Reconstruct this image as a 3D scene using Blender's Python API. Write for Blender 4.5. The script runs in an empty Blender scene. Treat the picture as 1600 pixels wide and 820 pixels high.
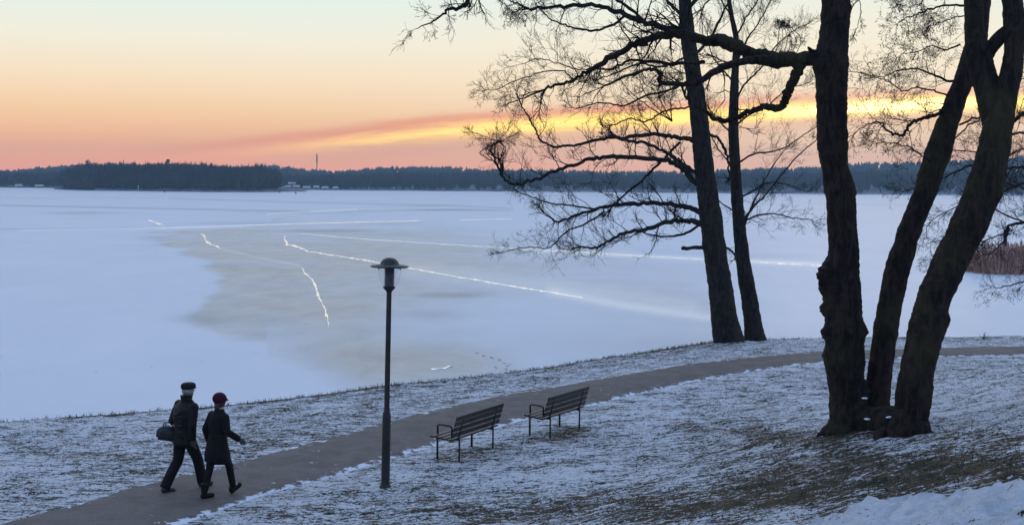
import bpy, bmesh, math, random
import numpy as np
from mathutils import Vector, Matrix, Quaternion, noise as mn

random.seed(7)
rng = np.random.default_rng(7)
S = bpy.context.scene
C = S.collection
R = math.radians

# ---------------------------------------------------------------- camera
F, H = 2000.0, 5.8                       # focal length in photo pixels, eye height over the lake
PITCH, ROLL = math.atan(124 / F), R(0.45)
cam_d = bpy.data.cameras.new('camera')
cam = bpy.data.objects.new('camera', cam_d); C.objects.link(cam)
cam_d.sensor_width = 36; cam_d.lens = F / 1600 * 36
cam_d.clip_start = 0.1; cam_d.clip_end = 20000
cam_M = (Matrix.Translation((0, 0, H)) @ Matrix.Rotation(R(90) - PITCH, 4, 'X') @ Matrix.Rotation(ROLL, 4, 'Z'))
cam.matrix_world = cam_M
S.camera = cam
Mr = np.array(cam_M.to_3x3())

def ray(px, py):
    return Mr @ np.array([(px - 800) / F, -(py - 410) / F, -1.0])

def at_z(px, py, z=0.0):
    d = ray(px, py); t = (z - H) / d[2]
    return np.array([d[0] * t, d[1] * t, z])

def at_y(px, py, Y):
    d = ray(px, py); t = Y / d[1]
    return Vector((d[0] * t, Y, H + d[2] * t))

def project(P):
    q = (P - np.array([0, 0, H])) @ Mr
    return 800 + F * q[:, 0] / -q[:, 2], 410 - F * q[:, 1] / -q[:, 2]

# ---------------------------------------------------------------- node expressions
class E:
    nt = None
    def __init__(s, v): s.v = v
    @staticmethod
    def op(o, *a, clamp=False):
        n = E.nt.nodes.new('ShaderNodeMath'); n.operation = o; n.use_clamp = clamp
        for i, x in enumerate(a):
            x = x.v if isinstance(x, E) else x
            if isinstance(x, (int, float)): n.inputs[i].default_value = x
            else: E.nt.links.new(x, n.inputs[i])
        return E(n.outputs[0])
    def __add__(s, o): return E.op('ADD', s, o)
    __radd__ = __add__
    def __sub__(s, o): return E.op('SUBTRACT', s, o)
    def __rsub__(s, o): return E.op('SUBTRACT', o, s)
    def __mul__(s, o): return E.op('MULTIPLY', s, o)
    __rmul__ = __mul__
    def __truediv__(s, o): return E.op('DIVIDE', s, o)
    def clamp(s): return E.op('ADD', s, 0.0, clamp=True)

def smooth(x, a, b):
    n = E.nt.nodes.new('ShaderNodeMapRange'); n.interpolation_type = 'SMOOTHSTEP'
    E.nt.links.new(x.v, n.inputs[0]); n.inputs[1].default_value = a; n.inputs[2].default_value = b
    return E(n.outputs[0])

def gauss(x, w):
    return E.op('EXPONENT', (x / w) * (x / w) * -1.0)

def lin(c):
    return tuple(((x / 255) / 12.92 if x <= 10.3 else (((x / 255) + .055) / 1.055) ** 2.4) for x in c)

def setin(sock, v):
    if isinstance(v, E): E.nt.links.new(v.v, sock)
    elif isinstance(v, bpy.types.NodeSocket): E.nt.links.new(v, sock)
    elif isinstance(v, (tuple, list)) and len(v) == 3 and sock.type == 'RGBA': sock.default_value = (*v, 1)
    else: sock.default_value = v

def mix(f, a, b, mode='MIX'):
    n = E.nt.nodes.new('ShaderNodeMix'); n.data_type = 'RGBA'; n.blend_type = mode; n.clamp_factor = True
    setin(n.inputs[0], f); setin(n.inputs[6], a); setin(n.inputs[7], b)
    return n.outputs[2]

def curve(x, pts):
    n = E.nt.nodes.new('ShaderNodeFloatCurve'); c = n.mapping.curves[0]
    n.mapping.use_clip = False
    while len(c.points) > 2: c.points.remove(c.points[1])
    c.points[0].location = pts[0]; c.points[1].location = pts[-1]
    for p in pts[1:-1]: c.points.new(*p)
    n.mapping.update(); E.nt.links.new(x.v, n.inputs[1]); return E(n.outputs[0])

def ramp(x, stops):
    n = E.nt.nodes.new('ShaderNodeValToRGB'); cr = n.color_ramp
    while len(cr.elements) < len(stops): cr.elements.new(.5)
    for e, (p, c) in zip(cr.elements, stops): e.position = p; e.color = (*c, 1)
    E.nt.links.new(x.v, n.inputs[0]); return n.outputs[0]

def noise(vec, scale, detail=4, rough=.5, dist=0, sc=(1, 1, 1)):
    if sc != (1, 1, 1):
        m = E.nt.nodes.new('ShaderNodeMapping'); m.inputs['Scale'].default_value = sc
        E.nt.links.new(vec, m.inputs[0]); vec = m.outputs[0]
    n = E.nt.nodes.new('ShaderNodeTexNoise'); E.nt.links.new(vec, n.inputs['Vector'])
    n.inputs['Scale'].default_value = scale; n.inputs['Detail'].default_value = detail
    n.inputs['Roughness'].default_value = rough; n.inputs['Distortion'].default_value = dist
    return E(n.outputs[0])

# ---------------------------------------------------------------- world: dusk sky with a lit cloud band
W = bpy.data.worlds.new('World'); S.world = W; W.use_nodes = True
nt = W.node_tree; nt.nodes.clear(); E.nt = nt
tc = nt.nodes.new('ShaderNodeTexCoord'); sp = nt.nodes.new('ShaderNodeSeparateXYZ')
nt.links.new(tc.outputs['Generated'], sp.inputs[0])
dx, dy, dz = E(sp.outputs[0]), E(sp.outputs[1]), E(sp.outputs[2])
el = E.op('POWER', E.op('MAXIMUM', dz, 0.0), 0.5)
def q(z): return math.sqrt(z)
front = ramp(el, [(0, (1.16, .42, .27)), (q(.014), (1.16, .45, .23)), (q(.03), (1.10, .52, .24)),
                  (q(.052), (1.05, .66, .34)), (q(.078), (1.0, .78, .52)), (q(.108), (.90, .86, .70)),
                  (q(.14), (.76, .86, .80)), (q(.28), (1.02, 1.08, 1.14)), (q(.55), (.67, .84, 1.16)), (1, (.39, .56, .93))])
back = ramp(el, [(0, lin((110, 124, 168))), (q(.1), lin((150, 152, 188))), (q(.3), (.35, .50, .80)), (1, (.39, .56, .93))])
fr = smooth(dy, -.35, .75)
base = mix(fr, back, front)
yy = E.op('MAXIMUM', dy, 0.05)
u, v = dx / yy, dz / yy
infront = smooth(dy, .3, .6)
glow = gauss(u - .27, .30) * gauss(v - .075, .085) * infront
base = mix(glow * .62, base, lin((255, 238, 206)))
# band centre line as a function of azimuth
v0 = curve(E.op('MULTIPLY_ADD', u, 1.0, 0.5), [(0, -.006), (.10, .004), (.23, .016), (.35, .0285), (.425, .037), (.5, .0435),
                                     (.575, .0485), (.65, .053), (.725, .058), (.8, .062), (1, .07)])
cmb = nt.nodes.new('ShaderNodeCombineXYZ')
nt.links.new(u.v, cmb.inputs[0]); nt.links.new((v - v0 * 1.0).v, cmb.inputs[1])
wob = noise(cmb.outputs[0], 1.0, 5, .6, .3, (7, 60, 1)) - .5
wob2 = noise(cmb.outputs[0], 1.0, 5, .65, .5, (22, 210, 1)) - .5
d = v - v0 + wob * .006 + wob2 * .004
amp = smooth(u, -.36, .12)
pinkb = gauss(d - .0085 + wob * .006, .0050) * smooth(u, -.34, -.1) * (1.0 - smooth(u, .10, .3) * .4) * infront
lowb = gauss(d + .010, .007) * smooth(u, -.3, -.05) * infront
c1 = mix(pinkb * .7, base, lin((244, 140, 104)))
c1 = mix(lowb * .45, c1, lin((246, 178, 140)))
wide = gauss(d + wob2 * .006, .0058) * smooth(u, -.36, -.2) * infront
bandc = ramp(amp, [(0, (1.3, .42, .22)), (.35, (1.35, .58, .20)), (.62, (1.4, .76, .16)), (.85, (1.45, .86, .12)), (1, (1.5, .92, .14))])
c2 = mix(wide * (amp * .6 + .4), c1, bandc)
core = gauss(d + wob2 * .008, .0034) * smooth(u, -.24, .02) * infront
c3 = mix(core * 1.0, c2, (1.65, 1.12, .26))
hot = gauss(d, .0040) * gauss(u - .29, .075) * infront
c4 = mix(hot * 1.3, c3, (2.3, 1.9, .8))
sky_strength = E(nt.nodes.new('ShaderNodeValue').outputs[0]); sky_strength.v.default_value = 1.0
bg = nt.nodes.new('ShaderNodeBackground'); nt.links.new(c4, bg.inputs[0]); bg.inputs[1].default_value = 1.0
wo = nt.nodes.new('ShaderNodeOutputWorld'); nt.links.new(bg.outputs[0], wo.inputs[0])

# afterglow: the sun is at the horizon behind cloud, to the right
sd = bpy.data.lights.new('sun', 'SUN'); sd.energy = 0.12; sd.angle = R(12); sd.color = (1, .72, .45)
sun = bpy.data.objects.new('sun', sd); C.objects.link(sun)
sun.rotation_euler = Vector((-math.sin(R(16)), -math.cos(R(16)), -math.tan(R(4)))).to_track_quat('-Z', 'Y').to_euler()
S.view_settings.view_transform = 'Standard'; S.view_settings.look = 'None'
S.view_settings.exposure = 0.15; S.view_settings.gamma = 1.0
S.cycles.max_bounces = 5; S.cycles.volume_bounces = 0; S.cycles.transparent_max_bounces = 8

# ---------------------------------------------------------------- materials
def newmat(name):
    m = bpy.data.materials.new(name); m.use_nodes = True
    E.nt = m.node_tree; b = m.node_tree.nodes['Principled BSDF']
    return m, b
def bump(b, h, strength, dist):
    n = E.nt.nodes.new('ShaderNodeBump'); n.inputs['Strength'].default_value = strength; n.inputs['Distance'].default_value = dist
    setin(n.inputs['Height'], h); E.nt.links.new(n.outputs[0], b.inputs['Normal'])
def pos():
    return E.nt.nodes.new('ShaderNodeNewGeometry').outputs['Position']
def obco():
    return E.nt.nodes.new('ShaderNodeTexCoord').outputs['Object']
def attr(name):
    n = E.nt.nodes.new('ShaderNodeAttribute'); n.attribute_name = name; return E(n.outputs['Fac'])

def simple(name, col, rough=.7, metal=0, nscale=None, col2=None, bstr=0, bdist=.01, spec=.5, sc=(1, 1, 1)):
    m, b = newmat(name)
    if nscale:
        n = noise(obco(), nscale, 5, .6, .2, sc)
        setin(b.inputs['Base Color'], mix(smooth(n, .35, .65), col, col2 or tuple(x * .6 for x in col)))
        if bstr: bump(b, n, bstr, bdist)
    else: b.inputs['Base Color'].default_value = (*col, 1)
    b.inputs['Roughness'].default_value = rough; b.inputs['Metallic'].default_value = metal
    b.inputs['Specular IOR Level'].default_value = spec
    return m

M = {}
# snow over grass
m, b = newmat('snowy_grass'); M['ground'] = m
P = pos()
bare = attr('bare'); thick = attr('thick')
n1 = noise(P, 7.5, 7, .68, .6, (1, 1.0, 1)); n2 = noise(P, 1.3, 4, .55, .3); n3 = noise(P, 30, 4, .7, .2)
mp = E.nt.nodes.new('ShaderNodeMapping'); mp.inputs['Rotation'].default_value = (0, 0, R(42)); mp.inputs['Scale'].default_value = (.45, 3.2, 1); E.nt.links.new(P, mp.inputs[0])
nS = noise(mp.outputs[0], 3.2, 6, .72, .8)
nB = noise(P, 5.0, 6, .7, .9, (.55, 1.5, 1)); n4 = noise(P, 16, 5, .75, .4, (.8, 1.3, 1))
msk = (n1 - .5) * .55 + (n3 - .5) * .8 + (n4 - .5) * 1.2 + (nB - .5) * .4 + (nS - .5) * 1.15 + (n2 - .5) * .55 + bare * .24 - thick * (nB * .5 - .02)
gr = smooth(msk, .035, .065)
gcol = mix(smooth(noise(P, 3.1, 4, .6), .4, .62), (.034, .031, .012), (.100, .066, .026))
gcol = mix(smooth(noise(P, 24, 3, .6), .45, .62), gcol, (.010, .010, .007))
scol = mix(smooth(n3, .3, .7), (.74, .79, .86), (.84, .87, .91))
setin(b.inputs['Base Color'], mix(gr, scol, gcol))
b.inputs['Roughness'].default_value = .75; b.inputs['Specular IOR Level'].default_value = .25
bump(b, n1 * .5 + n4 * .6 + n3 * .25 + nB * .4 + nS * .6 - gr * .1, 1.0, .13)
# lake ice
m, b = newmat('lake_ice'); M['ice'] = m
P = pos(); grey = attr('grey'); dark = attr('dark'); pale = attr('pale')
nn = noise(P, .12, 5, .6, .8, (1, .6, 1)); nf = noise(P, 2.5, 5, .7, .2); nm = noise(P, .6, 6, .65, .5, (1, .45, 1))
colr = mix((nn * 1.0 - .2).clamp(), (.50, .545, .60), (.62, .65, .69))
colr = mix(grey * (nm * .6 + .5), colr, (.19, .205, .20))
colr = mix(dark * (nm * .5 + .55), colr, (.13, .16, .19))
colr = mix(pale, colr, (.92, .88, .78))  # cream lines, and the yellow sky's sheen put into the ice colour
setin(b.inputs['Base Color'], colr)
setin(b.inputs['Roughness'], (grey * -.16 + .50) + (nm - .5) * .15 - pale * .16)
b.inputs['Specular IOR Level'].default_value = .45
b.inputs['IOR'].default_value = 1.31
bump(b, nf * .5 + nm * 1.0, .35, .02)
# wet ice in the cracks
m, b = newmat('wet_ice'); M['wet'] = m
b.inputs['Base Color'].default_value = (.97, .97, .95, 1); b.inputs['Metallic'].default_value = 1
b.inputs['Roughness'].default_value = .22
bump(b, noise(pos(), 3, 4, .6), .3, .02)
# path
m, b = newmat('path_gravel'); M['path'] = m
P = pos(); a1 = noise(P, 60, 4, .7); a2 = noise(P, 2.1, 7, .6, .5); a3 = noise(P, 5, 5, .7, .4, (1, 1, 1))
pc = mix(smooth(a2, .35, .65), (.075, .064, .056), (.135, .115, .100))
pc = mix(smooth(a1, .4, .65), pc, (.07, .06, .055))
edge = attr('edge')
pc = mix(smooth(a3 + edge * .30 + a1 * .12, .72, .80), pc, (.62, .66, .72))
setin(b.inputs['Base Color'], pc); b.inputs['Roughness'].default_value = .8
bump(b, a1 + a3 * .4, .6, .012)
# bark
def barkmat(name, c0, c1, moss=0):
    m, b = newmat(name)
    P = pos(); b1 = noise(P, 9, 7, .7, .8, (1, 1, .32)); b2 = noise(P, 1.2, 3, .5)
    c = mix(smooth(b1, .38, .62), c0, c1)
    if moss: c = mix(smooth(b2, .48, .66) * moss, c, (.050, .050, .016))
    setin(b.inputs['Base Color'], c); b.inputs['Roughness'].default_value = .9; b.inputs['Specular IOR Level'].default_value = .15
    bump(b, b1, 1.0, .06); return m
M['bark'] = barkmat('alder_bark', (.009, .007, .006), (.038, .027, .021), .4)
M['bark_far'] = barkmat('lakeside_bark', (.010, .009, .008), (.034, .028, .025), .2)
M['twig'] = simple('twig_bark', (.014, .012, .012), .9, spec=.1)
M['reed'] = simple('dry_reed', (.44, .26, .19), .8, nscale=2, col2=(.26, .15, .11))
M['tuft'] = simple('dead_grass', (.085, .062, .028), .9, nscale=3, col2=(.030, .030, .013), spec=.1)
M['steel'] = simple('dark_painted_steel', (.012, .012, .014), .35, .2, nscale=20, col2=(.02, .02, .022))
M['pole'] = simple('weathered_lamp_paint', (.010, .011, .011), .5, .1, nscale=14, col2=(.018, .019, .018), bstr=.1, bdist=.002)
M['wood'] = simple('weathered_slat', (.018, .011, .010), .5, nscale=6, col2=(.038, .025, .021), bstr=.3, bdist=.004, sc=(.15, 4, 4))
M['louvre'] = simple('lamp_louvre', (.10, .10, .11), .4, .4)
M['leather'] = simple('black_leather', (.003, .003, .0035), .6, nscale=9, col2=(.005, .005, .006), bstr=.3, bdist=.01, spec=.2)
M['coat'] = simple('black_quilted_cloth', (.004, .0035, .0045), .85, nscale=12, col2=(.008, .0065, .008), bstr=.4, bdist=.01, spec=.2)
M['trouser'] = simple('dark_trousers', (.005, .005, .007), .85, nscale=10, col2=(.009, .008, .010), bstr=.3, bdist=.01, spec=.2)
M['skin'] = simple('skin', (.45, .27, .2), .6, spec=.3)
M['hair'] = simple('grey_hair', (.30, .28, .28), .7, nscale=40, col2=(.18, .17, .17))
M['hair_dark'] = simple('dark_hair', (.03, .018, .014), .6)
M['cap'] = simple('dark_cap', (.010, .011, .013), .8, spec=.2)
M['red'] = simple('dark_red_knit', (.060, .004, .014), .85, nscale=60, col2=(.03, .002, .007), bstr=.3, bdist=.003, spec=.2)
M['bag'] = simple('grey_bag_cloth', (.012, .012, .015), .6, nscale=8, col2=(.024, .024, .028))
M['fwood'] = simple('far_trees', (.035, .040, .042), .95, nscale=.15, col2=(.055, .055, .055), spec=.05)
M['fpine'] = simple('far_pines', (.025, .040, .038), .95, nscale=.1, col2=(.045, .060, .055), spec=.05)
M['fland'] = simple('far_land', (.10, .11, .12), .9, nscale=.05, col2=(.28, .3, .33), spec=.05)
M['snow'] = simple('snow', (.8, .82, .86), .7, nscale=4, col2=(.74, .77, .82), bstr=.3, bdist=.03)
M['plaster'] = simple('far_plaster', (.28, .27, .27), .8)
M['oldsnow'] = simple('thin_roof_snow', (.5, .52, .55), .8, nscale=1.5, col2=(.2, .2, .21))
M['dpane'] = simple('far_window', (.03, .035, .04), .3)
M['dark'] = simple('black_paint', (.02, .02, .022), .6)
m, b = newmat('lamp_glass'); M['glass'] = m
b.inputs['Base Color'].default_value = (.93, .95, .96, 1); b.inputs['Roughness'].default_value = .03
b.inputs['Transmission Weight'].default_value = 1; b.inputs['IOR'].default_value = 1.06; b.inputs['Specular IOR Level'].default_value = .6

# ---------------------------------------------------------------- mesh helpers
def link(name, me, mat=None, parent=None, smooth_=False, **props):
    o = bpy.data.objects.new(name, me); C.objects.link(o)
    if mat: me.materials.append(mat)
    if parent:
        o.parent = parent; o.matrix_parent_inverse = Matrix.Translation(-parent.location) if parent.type == 'EMPTY' and False else Matrix()
    if smooth_: me.polygons.foreach_set('use_smooth', [True] * len(me.polygons))
    for k, v_ in props.items(): o[k] = v_
    return o
def empty(name, loc, label, category, group=None, rz=0):
    o = bpy.data.objects.new(name, None); C.objects.link(o); o.location = loc; o.rotation_euler = (0, 0, rz)
    o.empty_display_size = .2
    o['label'] = label; o['category'] = category
    if group: o['group'] = group
    return o

class MB:
    """collects vertices and faces; build() links ONE mesh object"""
    def __init__(s): s.v = []; s.f = []; s.mi = []
    def add(s, vs, fs, mi=0):
        n = len(s.v); s.v += [tuple(p) for p in vs]; s.f += [tuple(i + n for i in f) for f in fs]; s.mi += [mi] * len(fs)
    def box(s, c, size, rot=None, bev=0):
        x, y, z = (k / 2 for k in size)
        if bev:
            bm = bmesh.new(); bmesh.ops.create_cube(bm, size=1)
            for w in bm.verts: w.co = Vector((w.co.x * size[0], w.co.y * size[1], w.co.z * size[2]))
            bmesh.ops.bevel(bm, geom=bm.edges[:], offset=bev, segments=2, affect='EDGES')
            vs = [w.co.copy() for w in bm.verts]; fs = [[w.index for w in f.verts] for f in bm.faces]; bm.free()
        else:
            vs = [Vector((a, b_, c_)) for a in (-x, x) for b_ in (-y, y) for c_ in (-z, z)]
            fs = [(0, 1, 3, 2), (4, 6, 7, 5), (0, 4, 5, 1), (2, 3, 7, 6), (0, 2, 6, 4), (1, 5, 7, 3)]
        if rot is not None: vs = [rot @ w for w in vs]
        s.add([w + Vector(c) for w in vs], fs)
    def tube(s, pts, rad, k=6, cap=True, wob=0, flat=1.0, mi=0):
        pts = [Vector(p) for p in pts]; n = len(pts)
        if not hasattr(rad, '__len__'): rad = [rad] * n
        ref = None; vs = []
        for i, p in enumerate(pts):
            t = (pts[min(i + 1, n - 1)] - pts[max(i - 1, 0)])
            if t.length < 1e-9: t = Vector((0, 0, 1))
            t.normalize()
            if ref is None:
                ref = t.orthogonal().normalized()
                if abs(t.z) > .7: ref = (Vector((1, 0, 0)) - t * t.x).normalized()
            else:
                ref = (ref - t * ref.dot(t))
                ref = ref.normalized() if ref.length > 1e-6 else t.orthogonal().normalized()
            bi = t.cross(ref)
            for j in range(k):
                a = 2 * math.pi * j / k; r = rad[i]
                if wob: r *= 1 + wob * mn.noise(Vector((p.x * 3 + math.cos(a) * 1.3, p.y * 3 + math.sin(a) * 1.3, p.z * 3)))
                vs.append(p + ref * (math.cos(a) * r) + bi * (math.sin(a) * r * flat))
        fs = [(i * k + j, i * k + (j + 1) % k, (i + 1) * k + (j + 1) % k, (i + 1) * k + j) for i in range(n - 1) for j in range(k)]
        if cap: fs += [tuple(range(k))[::-1], tuple((n - 1) * k + j for j in range(k))]
        s.add(vs, fs, mi)
    def lathe(s, prof, c=(0, 0, 0), k=32):
        vs = [(c[0] + r * math.cos(2 * math.pi * j / k), c[1] + r * math.sin(2 * math.pi * j / k), c[2] + z) for r, z in prof for j in range(k)]
        n = len(prof)
        fs = [(i * k + j, i * k + (j + 1) % k, (i + 1) * k + (j + 1) % k, (i + 1) * k + j) for i in range(n - 1) for j in range(k)]
        s.add(vs, fs)
    def loft(s, rings, k=20):
        """rings: (centre, rx, ry, yaw) closed with caps"""
        vs = []
        for c, rx, ry, yaw in rings:
            for j in range(k):
                a = 2 * math.pi * j / k; x, y = rx * math.cos(a), ry * math.sin(a)
                vs.append((c[0] + x * math.cos(yaw) - y * math.sin(yaw), c[1] + x * math.sin(yaw) + y * math.cos(yaw), c[2]))
        n = len(rings)
        fs = [(i * k + j, i * k + (j + 1) % k, (i + 1) * k + (j + 1) % k, (i + 1) * k + j) for i in range(n - 1) for j in range(k)]
        fs += [tuple(range(k))[::-1], tuple((n - 1) * k + j for j in range(k))]
        s.add(vs, fs)
    def ball(s, c, r, sc=(1, 1, 1), k=12, rot=None):
        vs = []; n = k // 2
        for i in range(n + 1):
            th = math.pi * i / n
            for j in range(k):
                a = 2 * math.pi * j / k
                w = Vector((r * sc[0] * math.sin(th) * math.cos(a), r * sc[1] * math.sin(th) * math.sin(a), -r * sc[2] * math.cos(th)))
                if rot is not None: w = rot @ w
                vs.append(w + Vector(c))
        fs = [(i * k + j, i * k + (j + 1) % k, (i + 1) * k + (j + 1) % k, (i + 1) * k + j) for i in range(n) for j in range(k)]
        s.add(vs, fs)
    def mesh(s, name):
        me = bpy.data.meshes.new(name); me.from_pydata(s.v, [], s.f); me.update(); return me
    def build(s, name, mat=None, parent=None, smooth_=False, origin=None, **props):
        if origin is not None: s.v = [(a - origin[0], b_ - origin[1], c_ - origin[2]) for a, b_, c_ in s.v]
        mats = mat if isinstance(mat, list) else [mat]
        me = s.mesh(name); o = link(name, me, mats[0], parent, smooth_, **props)
        if origin is not None and parent is None: o.location = origin
        for x in mats[1:]: me.materials.append(x)
        if len(mats) > 1: me.polygons.foreach_set('material_index', s.mi)
        return o
    def fused(s, name, mat, parent, voxel, sm=4, **props):
        """voxel union of everything collected: one continuous surface"""
        me = s.mesh(name); o = bpy.data.objects.new(name, me); C.objects.link(o)
        bm = bmesh.new(); bm.from_mesh(me)
        bmesh.ops.remove_doubles(bm, verts=bm.verts, dist=1e-5); bmesh.ops.recalc_face_normals(bm, faces=bm.faces); bm.to_mesh(me); bm.free()
        r = o.modifiers.new('r', 'REMESH'); r.mode = 'VOXEL'; r.voxel_size = voxel
        if sm:
            q_ = o.modifiers.new('s', 'SMOOTH'); q_.iterations = sm; q_.factor = .5
        dg = bpy.context.evaluated_depsgraph_get(); me2 = bpy.data.meshes.new_from_object(o.evaluated_get(dg))
        bpy.data.objects.remove(o); me2.name = name; me2.materials.clear()
        return link(name, me2, mat, parent, True, **props)

def set_attr(me, name, arr):
    a = me.attributes.new(name, 'FLOAT', 'POINT'); a.data.foreach_set('value', np.asarray(arr, dtype=np.float32))

def grid_mesh(name, X, Y, Z):
    ny, nx = X.shape
    me = bpy.data.meshes.new(name)
    V = np.stack([X.ravel(), Y.ravel(), Z.ravel()], 1).astype(np.float32)
    i = np.arange((ny - 1) * (nx - 1)); r_, c_ = i // (nx - 1), i % (nx - 1); a = r_ * nx + c_
    Fc = np.stack([a, a + 1, a + nx + 1, a + nx], 1).astype(np.int32)
    me.vertices.add(len(V)); me.vertices.foreach_set('co', V.ravel())
    me.loops.add(Fc.size); me.loops.foreach_set('vertex_index', Fc.ravel())
    me.polygons.add(len(Fc)); me.polygons.foreach_set('loop_start', np.arange(len(Fc), dtype=np.int32) * 4)
    me.polygons.foreach_set('use_smooth', np.ones(len(Fc), dtype=bool))
    me.update(calc_edges=True); me.validate(); return me

# vectorised value noise
def vnoise(x, y, seed=0):
    xi, yi = np.floor(x).astype(np.int64), np.floor(y).astype(np.int64); fx, fy = x - xi, y - yi
    fx = fx * fx * (3 - 2 * fx); fy = fy * fy * (3 - 2 * fy)
    def h(a, b_):
        n = (a * 374761393 + b_ * 668265263 + seed * 974634777) & 0xffffffff
        n = ((n ^ (n >> 13)) * 1274126177) & 0xffffffff
        return ((n ^ (n >> 16)) & 0xffff) / 65535.0
    return (h(xi, yi) * (1 - fx) + h(xi + 1, yi) * fx) * (1 - fy) + (h(xi, yi + 1) * (1 - fx) + h(xi + 1, yi + 1) * fx) * fy
def fbm(x, y, o=4, seed=0):
    s, a, t = 0, .5, 0
    for i in range(o): s = s + a * vnoise(x * 2 ** i, y * 2 ** i, seed + i); t += a; a *= .55
    return s / t
def sstep(x, a, b_):
    t = np.clip((x - a) / (b_ - a), 0, 1); return t * t * (3 - 2 * t)
def poly_dist(x, y, pl):
    best = np.full(np.shape(x), 1e9)
    for (x0, y0), (x1, y1) in zip(pl[:-1], pl[1:]):
        ex, ey = x1 - x0, y1 - y0; t = np.clip(((x - x0) * ex + (y - y0) * ey) / (ex * ex + ey * ey + 1e-12), 0, 1)
        best = np.minimum(best, np.hypot(x - x0 - t * ex, y - y0 - t * ey))
    return best
def inside(x, y, pg):
    r_ = np.zeros(np.shape(x), bool); n = len(pg)
    for i in range(n):
        x0, y0 = pg[i]; x1, y1 = pg[(i + 1) % n]
        if y0 == y1: continue
        c_ = ((y0 > y) != (y1 > y)) & (x < (x1 - x0) * (y - y0) / (y1 - y0) + x0); r_ ^= c_
    return r_
def smooth_poly(pts, n):
    """Catmull-Rom resample"""
    P_ = [np.array(p, float) for p in pts]; out = []
    seg = len(P_) - 1
    for k in range(n):
        t = k / (n - 1) * seg; i = min(int(t), seg - 1); f = t - i
        a, b_, c_, d_ = P_[max(i - 1, 0)], P_[i], P_[i + 1], P_[min(i + 2, seg)]
        out.append(.5 * ((2 * b_) + (c_ - a) * f + (2 * a - 5 * b_ + 4 * c_ - d_) * f * f + (3 * b_ - a - 3 * c_ + d_) * f ** 3))
    return np.array(out)

# ---------------------------------------------------------------- terrain profile
PZ = .65
shore_px = [(0, 661), (150, 651), (300, 640), (450, 624), (600, 604), (700, 596), (800, 584), (900, 568), (1000, 552), (1070, 541), (1110, 536),
            (1200, 532), (1300, 530), (1450, 529), (1600, 527)]
shore = [tuple(at_z(*p)[:2]) for p in shore_px]
a0, a1_ = shore[0], shore[2]
shore = [(a0[0] - 40, a0[1] - 20)] + shore + [(shore[-1][0] + 14, shore[-1][1] + 2.5), (shore[-1][0] + 60, shore[-1][1] + 6)]
sx, sy = np.array(shore).T
U_px = [(-260, 885), (20, 813), (200, 763), (400, 713), (600, 659), (760, 622), (900, 598), (1000, 581), (1100, 566), (1200, 556), (1290, 549), (1450, 544), (1600, 541), (1800, 541), (2100, 543)]
L_px = [(-60, 925), (270, 824), (400, 777), (540, 738), (660, 702), (820, 656), (920, 634), (1050, 603), (1150, 584), (1280, 567), (1450, 558), (1600, 555), (1800, 557), (2100, 560)]
NP_ = 260
def by_len(pts, n):
    pts = np.array(pts); s_ = np.r_[0, np.cumsum(np.hypot(*np.diff(pts, axis=0).T))]
    t = np.linspace(0, s_[-1], n); return np.stack([np.interp(t, s_, pts[:, 0]), np.interp(t, s_, pts[:, 1])], 1)
Up = by_len(smooth_poly([at_z(*p, PZ)[:2] for p in U_px], 400), NP_)
Lp = by_len(smooth_poly([at_z(*p, PZ)[:2] for p in L_px], 400), NP_)
Pc = (Up + Lp) / 2
px_, py_ = Pc.T; hw = np.hypot(*(Up - Lp).T).mean() / 2
Pcs = Pc[::8]
G_D = [0, 2, 5, 9, 13, 16.6, 25, 60]; G_Z = [0, .10, .45, 1.35, 2.5, 3.55, 4.2, 4.6]
def terrain(x, y):
    x = np.asarray(x, float); y = np.asarray(y, float)
    shy = np.interp(x, sx, sy); dS = poly_dist(x, y, shore)
    dP = np.maximum(poly_dist(x, y, Pcs) - hw, 0)
    pcy = np.interp(x, px_, py_)
    z_l = -np.minimum(.5, dS * .5)
    t = dS / (dS + dP + 1e-6)
    z_m = .07 * sstep(dS, 0, .25) + (PZ - .07) * t ** 1.2
    z_i = PZ + np.interp(dP, G_D, G_Z)
    # tree mound
    z = np.where(y > shy, z_l, np.where(y > pcy, z_m, z_i))
    return z, dS, dP, y > shy
def ground(px, py, y0=8, y1=60):
    d_ = ray(px, py); t = np.arange(y0, y1, .02) / d_[1]
    X, Y, Z = d_[0] * t, d_[1] * t, H + d_[2] * t
    g = terrain(X, Y)[0]; k = np.argmax(Z <= g)
    return Vector((X[k], Y[k], g[k]))

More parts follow.
